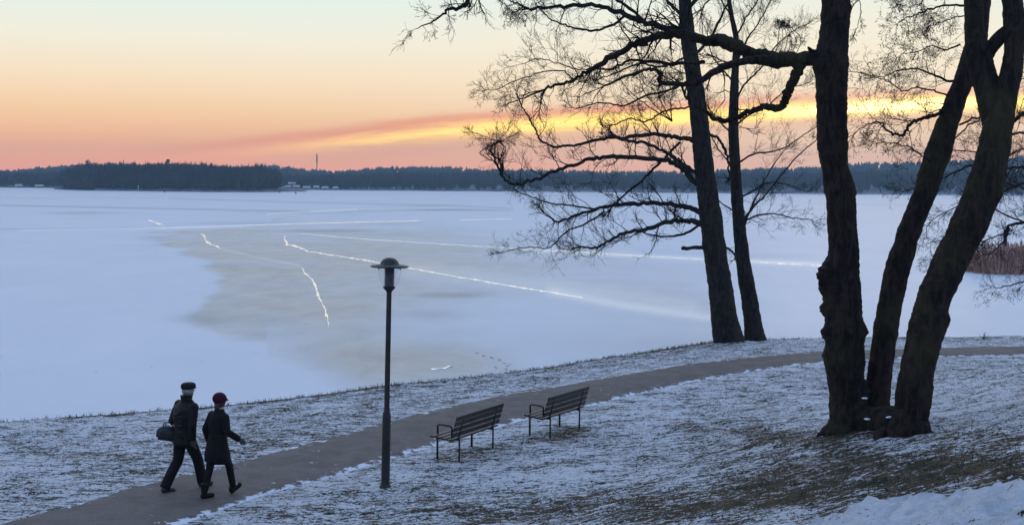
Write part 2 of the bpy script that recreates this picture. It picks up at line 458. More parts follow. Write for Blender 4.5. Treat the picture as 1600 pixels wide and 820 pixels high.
# land mesh
gx = np.arange(-34, 42, .09); gy = np.concatenate([np.arange(-6, 9, .4), np.arange(9, 54, .09)])
X, Y = np.meshgrid(gx, gy)
Z, dS, dP, lake_side = terrain(X, Y)
qx, qy = project(np.stack([X.ravel(), np.maximum(Y.ravel(), 1), Z.ravel()], 1)); qx, qy = qx.reshape(X.shape), qy.reshape(X.shape)
qx = np.where(Y < 5, -999, qx)
tree_c = ground(1352, 676)
rt = np.hypot(X - tree_c.x, Y - tree_c.y)
bare = np.zeros_like(X)
def blob(cx, cy, rx, ry, s_, rot=0):
    ca, sa = math.cos(rot), math.sin(rot); a = (qx - cx) * ca + (qy - cy) * sa; b_ = -(qx - cx) * sa + (qy - cy) * ca
    return s_ * np.exp(-((a / rx) ** 2 + (b_ / ry) ** 2))
fb = fbm(X * .5, Y * .5, 4, 3)
for args in [(1480, 745, 330, 42, .75, -.06), (1250, 690, 160, 16, .5, .25), (1130, 780, 330, 32, .62, -.05), (1560, 690, 180, 16, .45, 0), (800, 800, 380, 28, .28, 0),
             (730, 712, 62, 10, .5, -.15), (885, 680, 55, 9, .5, -.15), (1560, 720, 200, 22, .5, 0), (1350, 690, 150, 12, .25, 0), (400, 690, 260, 26, .2, -.2), (1130, 690, 200, 30, .15, 0),  # bench entries: melted grass, with the bench shadow put into the same tone
             (930, 610, 160, 8, .1, -.2)]:
    bare += blob(*args)
bare *= (.55 + .9 * fb)
bare += 1.6 * np.exp(-(dS / .42) ** 4) * (~lake_side) * (.35 + .65 * sstep(fbm(X * .5, Y * .5, 3, 9), .25, .5))
bare += .30 * np.exp(-((dS - 1.2) / .9) ** 2) * (~lake_side) * sstep(fbm(X * .25, Y * .25, 3, 19), .45, .6)
bare -= .55 * blob(1440, 697, 170, 12, 1.0) + .5 * blob(1010, 640, 130, 30, .3) + blob(880, 745, 150, 22, .35) + blob(1550, 620, 220, 30, .15)
# thick snow on the crest at the lower right
edge_y = np.interp(qx, [1250, 1310, 1400, 1480, 1560, 1620, 1800], [850, 815, 798, 786, 776, 770, 760]) + (fbm(X * 1.6, Y * 1.6, 4, 5) - .5) * 26
thick = sstep(qy - edge_y, -3, 6) * (qx > 1200) * (Y > 6)
thick = np.maximum(thick, (Y < 9) * 1.0 * (qx < -900))
rel = (fbm(X * 3.2, Y * 3.2, 3, 11) - .5) * .09 + (fbm(X * 9, Y * 9, 2, 21) - .5) * .035 + (fbm(X * .35, Y * .35, 2, 31) - .5) * .15
ring = np.concatenate([Up[::6], Lp[::-6]]); ring = [tuple(p) for p in ring] + [tuple(ring[0])]
dsg = poly_dist(X, Y, ring) * np.where(inside(X, Y, ring[:-1]), -1, 1)
land = sstep(dP, 0, .8) * (~lake_side) * sstep(dS, 0, .6)
Zf = Z + rel * land - .06 * sstep(-dsg, -.02, .22) + thick * (.06 + .12 * fbm(X * 3, Y * 5, 4, 41) + .30 * (fbm(X * 6, Y * 8, 3, 43) - .4))
Zf += .12 * np.exp(-(rt / 1.1) ** 2)
me = grid_mesh('ground', X, Y, Zf); set_attr(me, 'bare', bare.ravel()); set_attr(me, 'thick', thick.ravel())
link('ground', me, M['ground'], kind='structure')
def zland(x, y):
    i = int(np.clip(np.searchsorted(gy, y), 1, len(gy) - 1)); j = int(np.clip(np.searchsorted(gx, x), 1, len(gx) - 1)); return float(Zf[i, j])

# path ribbon
K = 25
tt = np.linspace(0, 1, K)[None, :]
nz = (fbm(np.arange(NP_) * .6, np.zeros(NP_), 3, 51) - .4) * .14; nz2 = (fbm(np.arange(NP_) * .6, np.ones(NP_) * 9, 3, 61) - .4) * .14
dirn = (Up - Lp) / np.hypot(*(Up - Lp).T)[:, None]
U2 = Up + dirn * nz[:, None]; L2 = Lp - dirn * nz2[:, None]
PX = L2[:, 0:1] * (1 - tt) + U2[:, 0:1] * tt; PY = L2[:, 1:2] * (1 - tt) + U2[:, 1:2] * tt
PZm = PZ + .012 + .03 * (1 - (2 * tt - 1) ** 2) + 0 * PX - .03 * (np.abs(2 * tt - 1) > .99)
me = grid_mesh('path', PX, PY, PZm); e_ = np.abs(2 * tt - 1) ** 6 + 0 * PX; set_attr(me, 'edge', e_.ravel())
link('path', me, M['path'], kind='structure')

# ---------------------------------------------------------------- lake
hor = lambda x: 286 + (x - 800) * math.tan(ROLL)
rowsY = np.concatenate([np.linspace(3, 18, 8)[:-1], H * F / np.linspace(H * F / 18, 11.5, 420)])
cols = np.linspace(-.62, .62, 330)
X = cols[None, :] * rowsY[:, None] * 1.0; Y = rowsY[:, None] + 0 * X
V_ = np.stack([X.ravel(), Y.ravel(), 0 * X.ravel()], 1); lx, ly = project(V_); 
nx_ = (fbm(V_[:, 0] * .12, V_[:, 1] * .12, 4, 71) - .5)
gz = [(228, 372), (330, 358), (440, 349), (560, 352), (700, 362), (820, 378), (960, 400), (1090, 430), (1120, 470), (1110, 500), (1000, 500), (880, 480), (800, 476), (740, 500),
      (780, 560), (800, 585), (730, 602), (640, 606), (560, 600), (490, 562), (430, 535), (350, 528), (300, 512), (286, 494), (330, 458), (346, 434), (318, 408), (275, 388)]
dd = poly_dist(lx, ly * 1.6, [(a, b_ * 1.6) for a, b_ in gz + gz[:1]]); ins = inside(lx, ly, gz)
sdst = np.where(ins, dd, -dd) + nx_ * 40 + (fbm(V_[:, 0] * .5, V_[:, 1] * .3, 4, 73) - .5) * 22
wsoft = np.where(lx < 420, 8, 45)
grey = sstep(sdst / wsoft, -1.0, 1.4) * (.80 + .9 * nx_)
grey *= 1 - .75 * np.exp(-(((lx - 690) / 150) ** 2 + ((ly - 505) / 40) ** 2)) * sstep(lx, 540, 640)
grey *= 1 - .5 * sstep(lx, 600, 900)
darkl = np.zeros(len(lx))
for cx, cy, rx, ry, s_ in [(705, 461, 60, 4.5, .8), (670, 492, 60, 9, .35), (515, 361, 72, 2.2, 1), (350, 416, 32, 6, .5), (318, 498, 38, 7, .45), (248, 372, 32, 4, .35), (610, 348, 60, 3, .2),
                           (130, 333, 60, 2.0, .5), (700, 328, 70, 1.6, .6), (380, 349, 90, 3, .3), (660, 322, 60, 1.5, .4), (480, 332, 90, 3, .3), (1180, 400, 90, 5, .15), (330, 495, 60, 16, .2), (420, 445, 60, 40, .12)]:
    darkl += s_ * np.exp(-(((lx - cx) / rx) ** 2 + ((ly - cy) / ry) ** 2) ** 1.3)
for pl, w, s_ in [([(0, 321), (307, 327), (480, 331)], 1.0, .7), ([(263, 310), (500, 317), (700, 321), (800, 326)], .9, .55), ([(0, 358), (200, 357)], 1.0, .45), ([(0, 310), (260, 309)], .7, .3),
                  ([(540, 330), (700, 328), (800, 329)], .9, .4), ([(170, 383), (330, 386)], .9, .12), ([(345, 388), (400, 402), (470, 416)], 1.6, .12), ([(1260, 318), (1500, 322)], .8, .3)]:
    darkl += s_ * np.exp(-(poly_dist(lx, ly, pl) / w) ** 2)
pale = np.zeros(len(lx))  # light ridge lines, plus broad streaks painting the warm sky reflection
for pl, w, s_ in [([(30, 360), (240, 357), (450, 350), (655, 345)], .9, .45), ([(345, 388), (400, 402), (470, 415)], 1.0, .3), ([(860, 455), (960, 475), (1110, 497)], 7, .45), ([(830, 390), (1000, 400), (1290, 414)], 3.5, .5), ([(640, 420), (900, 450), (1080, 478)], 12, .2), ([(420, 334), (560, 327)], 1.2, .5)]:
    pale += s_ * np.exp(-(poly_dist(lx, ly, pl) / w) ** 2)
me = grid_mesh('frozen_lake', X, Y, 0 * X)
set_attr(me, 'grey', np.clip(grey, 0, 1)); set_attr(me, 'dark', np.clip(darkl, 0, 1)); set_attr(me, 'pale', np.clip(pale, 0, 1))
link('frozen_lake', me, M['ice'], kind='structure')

# cracks filled with wet ice, slightly raised shards along them
def crack(px_pts, wpx, jag=1.0, step=1.6):
    mb = MB(); pts = []
    for (x0, y0), (x1, y1) in zip(px_pts[:-1], px_pts[1:]):
        n = max(2, int(math.hypot(x1 - x0, y1 - y0) / 3))
        for i in range(n): pts.append((x0 + (x1 - x0) * i / n, y0 + (y1 - y0) * i / n))
    pts.append(px_pts[-1]); n = len(pts)
    rows = []
    for i, (a, b_) in enumerate(pts):
        w = (wpx if not hasattr(wpx, '__len__') else wpx[0] + (wpx[1] - wpx[0]) * i / (n - 1)) * (.25 + 1.35 * random.random() ** 1.3) * (.75 + .5 * mn.noise(Vector((i * .21, px_pts[0][0], 0))))
        a += random.uniform(-.9, .9) * jag; b_ += random.uniform(-.6, .6) * jag + .8 * mn.noise(Vector((i * .13, px_pts[0][1], 5))) * min(1, jag * 2)
        t = Vector((pts[min(i + 1, n - 1)][0] - pts[max(i - 1, 0)][0], pts[min(i + 1, n - 1)][1] - pts[max(i - 1, 0)][1]))
        t.normalize(); nn_ = Vector((-t.y, t.x)) * (w * 1.35 / 2) * min(1, i / 2 + .2, (n - 1 - i) / 2 + .2)
        p0 = at_z(a - nn_.x, b_ - nn_.y); p1 = at_z(a + nn_.x, b_ + nn_.y)
        rows += [(p0[0], p0[1], .006), ((p0[0] + p1[0]) / 2, (p0[1] + p1[1]) / 2, .02 + .02 * random.random()), (p1[0], p1[1], .006)]
    mb.add(rows, [f for i in range(n - 1) for f in ((i * 3, i * 3 + 1, i * 3 + 4, i * 3 + 3), (i * 3 + 1, i * 3 + 2, i * 3 + 5, i * 3 + 4))])
    c_ = np.mean([r_ for r_ in rows], axis=0)
    return mb.build('ice_crack', M['wet'], None, True, origin=(c_[0], c_[1], 0), kind='structure')
crack([(447, 367), (444, 374), (449, 382), (468, 386), (482, 393)], 3.0, 1.3)
crack([(482, 393), (580, 408), (700, 430), (800, 447), (911, 465)], (1.7, 2.0), .5)
crack([(472, 418), (477, 428), (489, 437), (494, 452), (500, 470), (509, 485), (512, 498), (514, 512)], 2.8, 1.3)
crack([(313, 366), (319, 368), (322, 376), (330, 382), (345, 388)], 2.4, 1.4)
crack([(231, 343), (240, 347), (256, 352)], 2.2, 1.0)
crack([(470, 365), (560, 373), (700, 382), (830, 390)], (.45, .8), .2)
crack([(830, 390), (1000, 400), (1150, 408), (1290, 416)], (1.0, .45), .2)
crack([(240, 357), (450, 350), (655, 345)], (.35, .8), .15)
crack([(718, 344), (800, 342)], .7, .15)
crack([(672, 577), (690, 576), (705, 572)], 1.6, .6)

# tiny footprints and cracks in the snow on the ice: one surface pattern
fp = MB()
def trail(pts, gap, r_):
    s_ = smooth_poly([at_z(*p)[:2] for p in pts], 200); s_ = by_len(s_, max(3, int(np.hypot(*np.diff(s_, axis=0).T).sum() / gap)))
    for i, (x, y) in enumerate(s_):
        if random.random() < .25: continue
        a = random.random() * 6; x += (i % 2) * .12; k = 6; rr = r_ * random.uniform(.6, 1.2)
        fp.add([(x + rr * math.cos(a + j * 1.047) * 1.3, y + rr * math.sin(a + j * 1.047), .005) for j in range(k)], [tuple(range(k))])
trail([(705, 573), (730, 571), (760, 572), (785, 577), (793, 572), (780, 563), (755, 556), (740, 551)], .28, .05)
trail([(793, 572), (780, 583), (755, 590), (735, 598)], .28, .05)
trail([(0, 585), (120, 583), (250, 571), (330, 562), (420, 548), (470, 545)], .8, .035)
trail([(370, 495), (430, 500), (520, 510), (560, 505)], .9, .05)
for _ in range(26):
    p = at_z(random.uniform(0, 1500), random.uniform(430, 600)); 
    if terrain(p[0], p[1])[3]:
        fp.add([(p[0] + .08 * math.cos(j) * random.random(), p[1] + .05 * math.sin(j) * random.random(), .005) for j in range(6)], [tuple(range(6))])
fp.build('footprints', simple('trodden_snow', (.12, .14, .18), .8), kind='stuff', label='faint footprint trails crossing the snowy ice', category='footprints')

# ---------------------------------------------------------------- far shore, hills and forest
def hill(name, crest_px, Yc, depth, tree_h, y_front, zf=.4):
    xs = np.array([p[0] for p in crest_px], float); ys = np.array([p[1] for p in crest_px], float)
    pxs = np.linspace(xs[0], xs[-1], 160); tops = np.interp(pxs, xs, ys)
    hz = np.array([max(at_y(a, b_, Yc).z - tree_h, .6) for a, b_ in zip(pxs, tops)]); tan = np.array([(a - 800) / F for a in pxs])
    rows = [(y_front, -.2), (y_front + 4, zf), (y_front + .35 * (Yc - y_front), None), (Yc, 1.0), (Yc + depth, .7), (Yc + depth * 1.4, 0)]
    Xg, Yg, Zg = [], [], []
    for yv, f in rows:
        Xg.append(tan * yv); Yg.append(np.full(160, yv))
        Zg.append(np.full(160, -.2) if f == -.2 else np.full(160, zf) if f == zf else hz * (.3 if f is None else f))
    me = grid_mesh(name, np.array(Xg), np.array(Yg), np.array(Zg)); link(name, me, M['fland'], kind='structure')
    def h_at(x, y):
        t = x / y; h_ = np.interp(t, tan, hz)
        if y < Yc: 
            f = (y - y_front) / (Yc - y_front); f = .3 * f / .35 if f < .35 else .3 + .7 * (f - .35) / .65
        else: f = 1 - .3 * (y - Yc) / depth
        return max(zf * .6, float(h_ * f))
    return h_at, tan

def conifer(mb, x, y, z, h, w):
    k = 5; a0_ = random.random() * 6
    for (b0, b1, ww) in ((.12, .62, 1), (.4, .85, .68), (.66, 1.0, .4)):
        vs = [(x + w * ww * math.cos(a0_ + j * 1.2566) * random.uniform(.7, 1.2), y + w * ww * math.sin(a0_ + j * 1.2566), z + h * b0 + random.uniform(-.04, .04) * h) for j in range(k)] + [(x, y, z + h * b1)]
        mb.add(vs, [(j, (j + 1) % k, k) for j in range(k)])
def broadleaf(mb, x, y, z, h, w, n=26):
    mb.tube([(x, y, z), (x, y, z + h * .6)], [.25, .1], 3)
    for _ in range(n):     # bare upswept boughs as thin 3D spikes
        a = random.random() * 6.283; r_ = w * math.sqrt(random.random()); z0 = z + h * random.uniform(.1, .5); z1 = z + h * random.uniform(.55, 1.0) * (1 - .25 * (r_ / w) ** 2)
        cx, cy = x + r_ * .35 * math.cos(a), y + r_ * .35 * math.sin(a); ex, ey = x + r_ * math.cos(a), y + r_ * math.sin(a); t = random.uniform(.25, .6)
        mb.add([(cx - t, cy, z0), (cx + t, cy, z0), (cx, cy + t, z0), (ex, ey, z1)], [(0, 1, 3), (1, 2, 3), (2, 0, 3)])
        mb.add([(ex - t * 1.2, ey, (z0 + z1) / 2), (ex + t, ey + t, (z0 + z1) / 2 + 1), (ex + .3, ey, z1 + .6), (ex, ey - t, z1 - 1.5)], [(0, 1, 2), (1, 3, 2), (0, 2, 3), (0, 3, 1)])
def wood(name, h_at, tan, y0, y1, n, hr, kind, mat, label, xr=None, skip=None):
    mb = MB()
    for i in range(n):
        y = y0 + (y1 - y0) * random.random() ** .8; t = random.uniform(tan[0], tan[-1]) if xr is None else random.uniform(*xr); x = t * y
        pxx = 800 + t * F
        if skip and skip(pxx, y): continue
        h = random.uniform(*hr) * (1 + .12 * mn.noise(Vector((x * .02, y * .02, 3)))); z = h_at(x, y) - .5
        (conifer if kind == 'c' or (kind == 'm' and random.random() < .5) else broadleaf)(mb, x, y, z, h, h * random.uniform(.30, .42))
    return mb.build(name, mat, kind='stuff', label=label, category='forest')

far_crest = [(-500, 272), (-200, 268), (0, 263), (30, 262), (60, 258), (110, 254), (165, 251), (260, 252), (330, 255), (375, 257), (415, 254), (440, 255), (470, 261), (520, 264), (560, 261), (610, 257), (680, 257), (760, 260),
             (860, 262), (1000, 264), (1100, 263), (1200, 258), (1290, 257), (1350, 250), (1440, 249), (1500, 246), (1560, 240), (1650, 238), (2100, 240), (2400, 250)]
hA, tA = hill('hills', far_crest, 1400, 150, 8.5, 1010)
wood('hill_forest', hA, tA, 1150, 1440, 5200, (6.5, 8.8), 'm', M['fpine'], 'pine forest covering the distant hills behind the lake')
shore_crest = [(-500, 276), (0, 274), (110, 270), (440, 268), (520, 269), (620, 265), (760, 264), (900, 266), (1100, 268), (1260, 262), (1350, 262), (1440, 262), (1560, 254), (1700, 250), (2400, 250)]
hB, tB = hill('far_shore', shore_crest, 960, 90, 12, 862)
wood('shore_forest', hB, tB, 868, 1010, 2600, (10.5, 12.8), 'b', M['fwood'], 'dark mixed wood lining the far shore of the lake',
     skip=lambda px, y: (438 < px < 535 and y < 885) or (0 < px < 100 and y < 880))
# peninsula
pen = MB()
Xp = np.linspace(-244, -118, 60); Yp = np.array([672, 676, 700, 760, 860, 870]); XX, YY = np.meshgrid(Xp, Yp)
TT = XX.copy(); endf = np.clip(np.minimum(XX + 244, -118 - XX) / 18, 0, 1)
front_off = 14 * np.sin(XX * .05) + (1 - endf) * 60
ZZ = np.where((YY <= 672) | (YY >= 870), -.3, .9 + (YY > 690) * 1.6 * endf) * np.where(endf > 0, 1, 0) - (endf <= 0) * .3
me = grid_mesh('peninsula', XX * YY / 680, YY + front_off * (YY < 720), ZZ); link('peninsula', me, M['fland'], kind='structure')
mb = MB()
for i in range(800):
    x = random.uniform(-238, -124); e2 = min(1, min(x + 244, -118 - x) / 16); y = 676 + 14 * math.sin(x * .05) + (1 - e2) * 60 + 110 * random.random() ** 1.3
    h = random.uniform(12.5, 16.2) * (.55 + .45 * e2) * (1.0 + .18 * mn.noise(Vector((x * .03, 1, 3)))); broadleaf(mb, x * y / 680, y, .6, h, h * .28, 26)
mb.build('peninsula_wood', M['fwood'], kind='stuff', label='dark bare wood on the low peninsula at the left', category='wood')
# one tall pine standing out of the wood, and one more
for pxx, pyy, lab, w in [(137, 251, 'tall dark pine rising highest at the left end of the peninsula wood', 3.4), (262, 250, 'bushy tree top standing out of the middle of the peninsula wood', 2.6)]:
    p = at_y(pxx, pyy, 700); t = empty('pine_tree', (p.x, 700, .8), lab, 'tree'); hh = p.z - .8
    tr = MB(); tr.tube([(0, 0, 0), (.1, 0, hh * .95)], [.35, .08], 6); tr.build('trunk', M['bark_far'], t)
    cr = MB()
    for _ in range(260):
        zz = hh * random.uniform(.35, 1); r_ = w * (1.15 - zz / hh) ** .6 * random.random() ** .5; a = random.random() * 6.28
        c_ = Vector((r_ * math.cos(a), r_ * math.sin(a), zz)); s_ = random.uniform(.4, .9)
        cr.add([c_ + Vector((random.uniform(-s_, s_), random.uniform(-s_, s_), random.uniform(-s_, s_) * .7)) for _ in range(4)], [(0, 1, 2), (1, 2, 3), (0, 2, 3), (0, 1, 3)])
    cr.build('crown', M['fpine'], t)

# far buildings and boathouses
def cabin(px, Y, z, w, dpt, h, lab, rz=0, wall=None, cat='boathouse', name='boathouse', group=None):
    x = (px - 800) / F * Y; t = empty(name, (x, Y, z), lab, cat, group, rz)
    b_ = MB(); b_.box((0, 0, h / 2), (w, dpt, h)); b_.build('wall', wall or M['plaster'], t)
    r_ = MB(); o = .35; rh = w * .0 + dpt * .32
    r_.add([(-w / 2 - o, -dpt / 2 - o, h), (w / 2 + o, -dpt / 2 - o, h), (w / 2 + o, dpt / 2 + o, h), (-w / 2 - o, dpt / 2 + o, h), (-w / 2 - o, 0, h + rh), (w / 2 + o, 0, h + rh)],
           [(0, 1, 5, 4), (2, 3, 4, 5), (0, 4, 3), (1, 2, 5), (0, 3, 2, 1)])
    r_.build('roof', M['oldsnow'], t)
    n = max(1, int(w / 3))
    for i in range(n):
        q_ = MB(); q_.box((-w / 2 + (i + .5) * w / n, -dpt / 2 - .02, h * .5), (w / n * .35, .08, h * .4)); q_.build('window', M['dpane'], t)
G = 'snowy boathouses on the far shore'
for i, (px, Y, w, h, lab) in enumerate([(450, 866, 3.4, 1.5, 'leftmost low boathouse on the far shore just right of the peninsula'), (463, 868, 4, 1.7, 'second snowy boathouse from the left on the far shore'),
                           (479, 866, 4.6, 1.2, 'third long low snowy boathouse on the far shore'), (494, 868, 3.2, 1.6, 'fourth snowy boathouse on the far shore, below the radio mast'),
                           (508, 866, 3.6, 1.1, 'fifth snowy boathouse on the far shore, right of the mast'), (524, 867, 2.8, 1.0, 'rightmost tiny snowy boathouse on the far shore')]):
    cabin(px, Y, .25, w, 4, h, lab, random.uniform(-.2, .2), group=G)
cabin(30, 866, .1, 4, 4, 1.0, 'low snowy boathouse on the far shore near the left edge', .1, group=G)
cabin(62, 868, .1, 5, 4, .9, 'second low snowy boathouse from the left edge of the far shore', -.1, group=G)
cabin(113, 867, .4, 5, 5, 4.6, 'small pale house among trees at the left of the far shore', .2, name='house', cat='house')
cabin(456, 892, 1.6, 4.5, 4, 2.4, 'larger pale house standing above the boathouses', -.1, name='house', cat='house')

# radio mast on the hill
p0 = at_y(495, 240, 1400); zb = hA(p0.x, 1400)
mast = empty('radio_mast', (p0.x, 1400, zb), 'thin lattice radio mast rising above the wooded hill', 'mast')
b_ = MB(); hh = p0.z - zb
for a in range(3):
    c_, s_ = math.cos(a * 2.094), math.sin(a * 2.094); b_.tube([(c_ * .9, s_ * .9, 0), (c_ * .35, s_ * .35, hh)], .16, 4)
for i in range(14):
    z0, z1 = hh * i / 14, hh * (i + 1) / 14; r0, r1 = .9 - .55 * i / 14, .9 - .55 * (i + 1) / 14
    for a in range(3): b_.tube([(r0 * math.cos(a * 2.094), r0 * math.sin(a * 2.094), z0), (r1 * math.cos((a + 1) * 2.094), r1 * math.sin((a + 1) * 2.094), z1)], .08, 3)
b_.build('tower', M['dark'], mast)
for k in range(3):
    b_ = MB(); b_.lathe([(0, 0), (1.1, 0), (1.1, 1.2), (0, 1.2)], (0, 0, hh * (.62 + .12 * k)), 10); b_.build('antenna', M['dark'], mast)

# small markers frozen in the far ice
for i, (px, py, lab) in enumerate([(257, 300.5, 'small dark channel marker on the ice before the peninsula wood'), (437, 301.5, 'small dark marker on the ice at the tip of the peninsula'),
                                   (462, 303, 'small dark marker standing furthest right on the open ice'), (404, 300, 'small dark marker close to the right end of the peninsula shore')]):
    p = at_z(px, py); t = empty('channel_marker', tuple(p), lab, 'marker', 'markers frozen in the far ice')
    b_ = MB(); b_.lathe([(0, 0), (.32, 0), (.38, .25), (.2, .5), (.1, 1.0), (0, 1.0)], (0, 0, 0), 12); b_.build('float', M['dark'], t, True)
    b_ = MB(); b_.tube([(0, 0, .9), (.05, 0, 1.5)], .05, 6); b_.ball((.05, 0, 1.6), .16); b_.build('topmark', M['dark'], t, True)
p = at_z(216, 299); t = empty('white_pole', (p[0], p[1], 0), 'thin white pole standing in the ice before the peninsula wood', 'pole')
b_ = MB(); b_.tube([(0, 0, -.1), (0, 0, 2.6)], .11, 8); b_.build('post', M['snow'], t); b_ = MB(); b_.box((0, 0, 2.75), (.4, .15, .4)); b_.build('board', M['snow'], t)

# ---------------------------------------------------------------- reeds by the right edge
mb = MB(); rc = at_z(1590, 428)
for i in range(3600):
    u_ = random.random(); x = rc[0] - 2.6 + 9 * u_ + random.gauss(0, .3); y = rc[1] + random.gauss(1.6, 1.3) + 1.0 * u_
    h = random.uniform(.8, 2.1) * random.uniform(.8, 1.05) * min(1, .45 + (x - rc[0] + 3) / 2.2); 
    if x < rc[0] - 2.9: continue
    lx_, ly_ = random.gauss(.05, .2), random.gauss(0, .12); w = random.uniform(.012, .028)
    mb.add([(x - w, y, 0), (x + w, y, 0), (x + lx_ * .5 + w * .8, y + w, h * .6), (x + lx_ * .5 - w * .8, y, h * .6), (x + lx_ * 1.1, y + ly_, h)], [(0, 1, 2, 3), (3, 2, 4)])
    if random.random() < .5:
        mb.add([(x + lx_ * .9 - .05, y, h * .86), (x + lx_ * .9 + .06, y + .02, h * .88), (x + lx_ * 1.3, y + ly_, h * 1.04), (x + lx_ * 1.0, y - .05, h * .92)], [(0, 1, 2), (1, 3, 2), (0, 2, 3), (0, 3, 1)])
mb.build('reed_bed', M['reed'], kind='stuff', label='reddish brown dry reeds standing in the ice at the right edge', category='reeds')
p = at_z(1579, 420); t = empty('wooden_post', (p[0], p[1] + 1.2, 0), 'weathered wooden post standing behind the reeds at the right edge', 'post')
b_ = MB(); b_.tube([(0, 0, -.1), (.01, 0, 1.4), (.02, 0, 2.75)], [.14, .13, .12], 8); b_.build('stake', M['bark_far'], t)
b_ = MB(); b_.lathe([(0, .09), (.1, .07), (.14, 0), (0, 0)], (.02, 0, 2.75), 10); b_.build('snow_cap', M['snow'], t, True)

# ---------------------------------------------------------------- trees
def wander(p, d_, L, n, curl, up=0.0):
    pts = [Vector(p)]; d_ = Vector(d_).normalized()
    for i in range(n):
        d_ = (d_ + Vector((random.gauss(0, curl), random.gauss(0, curl), random.gauss(0, curl) + up))).normalized()
        pts.append(pts[-1] + d_ * (L / n))
    return pts
def twig(mb, p, d_, L, r_, lvl, rmin, up, cones=0.0, curl=.22):
    n = 4 if lvl > 0 else 3
    pts = wander(p, d_, L, n, curl, up * .3)
    mb.tube(pts, [max(rmin, r_ * (1 - .75 * i / n)) for i in range(n + 1)], 4 if lvl > 1 else 3, cap=False)
    if lvl > 0:
        m_ = max(2, int(random.uniform(3.2, 5.6) + (lvl - 1)))
        for k in range(m_):
            f = random.uniform(.15, 1.0); i = min(int(f * n), n - 1); q_ = pts[i].lerp(pts[i + 1], f * n - i)
            t = (pts[i + 1] - pts[i]).normalized(); s_ = t.cross(Vector((random.gauss(0, 1), random.gauss(0, 1), random.gauss(0, 1)))).normalized()
            nd = (t * random.uniform(.55, 1.0) + s_ * random.uniform(.5, .95) + Vector((0, 0, up * .35))).normalized()
            twig(mb, q_, nd, L * random.uniform(.42, .68) * (1.1 - .35 * f), r_ * .55, lvl - 1, rmin, up, cones, curl)
    if cones and random.random() < cones:
        e = pts[-1]; s_ = rmin * 4.2
        for _ in range(2 if cones > .3 else 1):
            c_ = e + Vector((random.gauss(0, .03), random.gauss(0, .03), random.gauss(-.02, .03)))
            mb.add([c_ + Vector((s_, 0, 0)), c_ + Vector((-s_, s_ * .3, 0)), c_ + Vector((0, -s_, .3 * s_)), c_ + Vector((0, 0, -1.8 * s_)), c_ + Vector((0, 0, s_))], [(0, 2, 3), (2, 1, 3), (1, 0, 3), (0, 4, 2), (2, 4, 1), (1, 4, 0)])
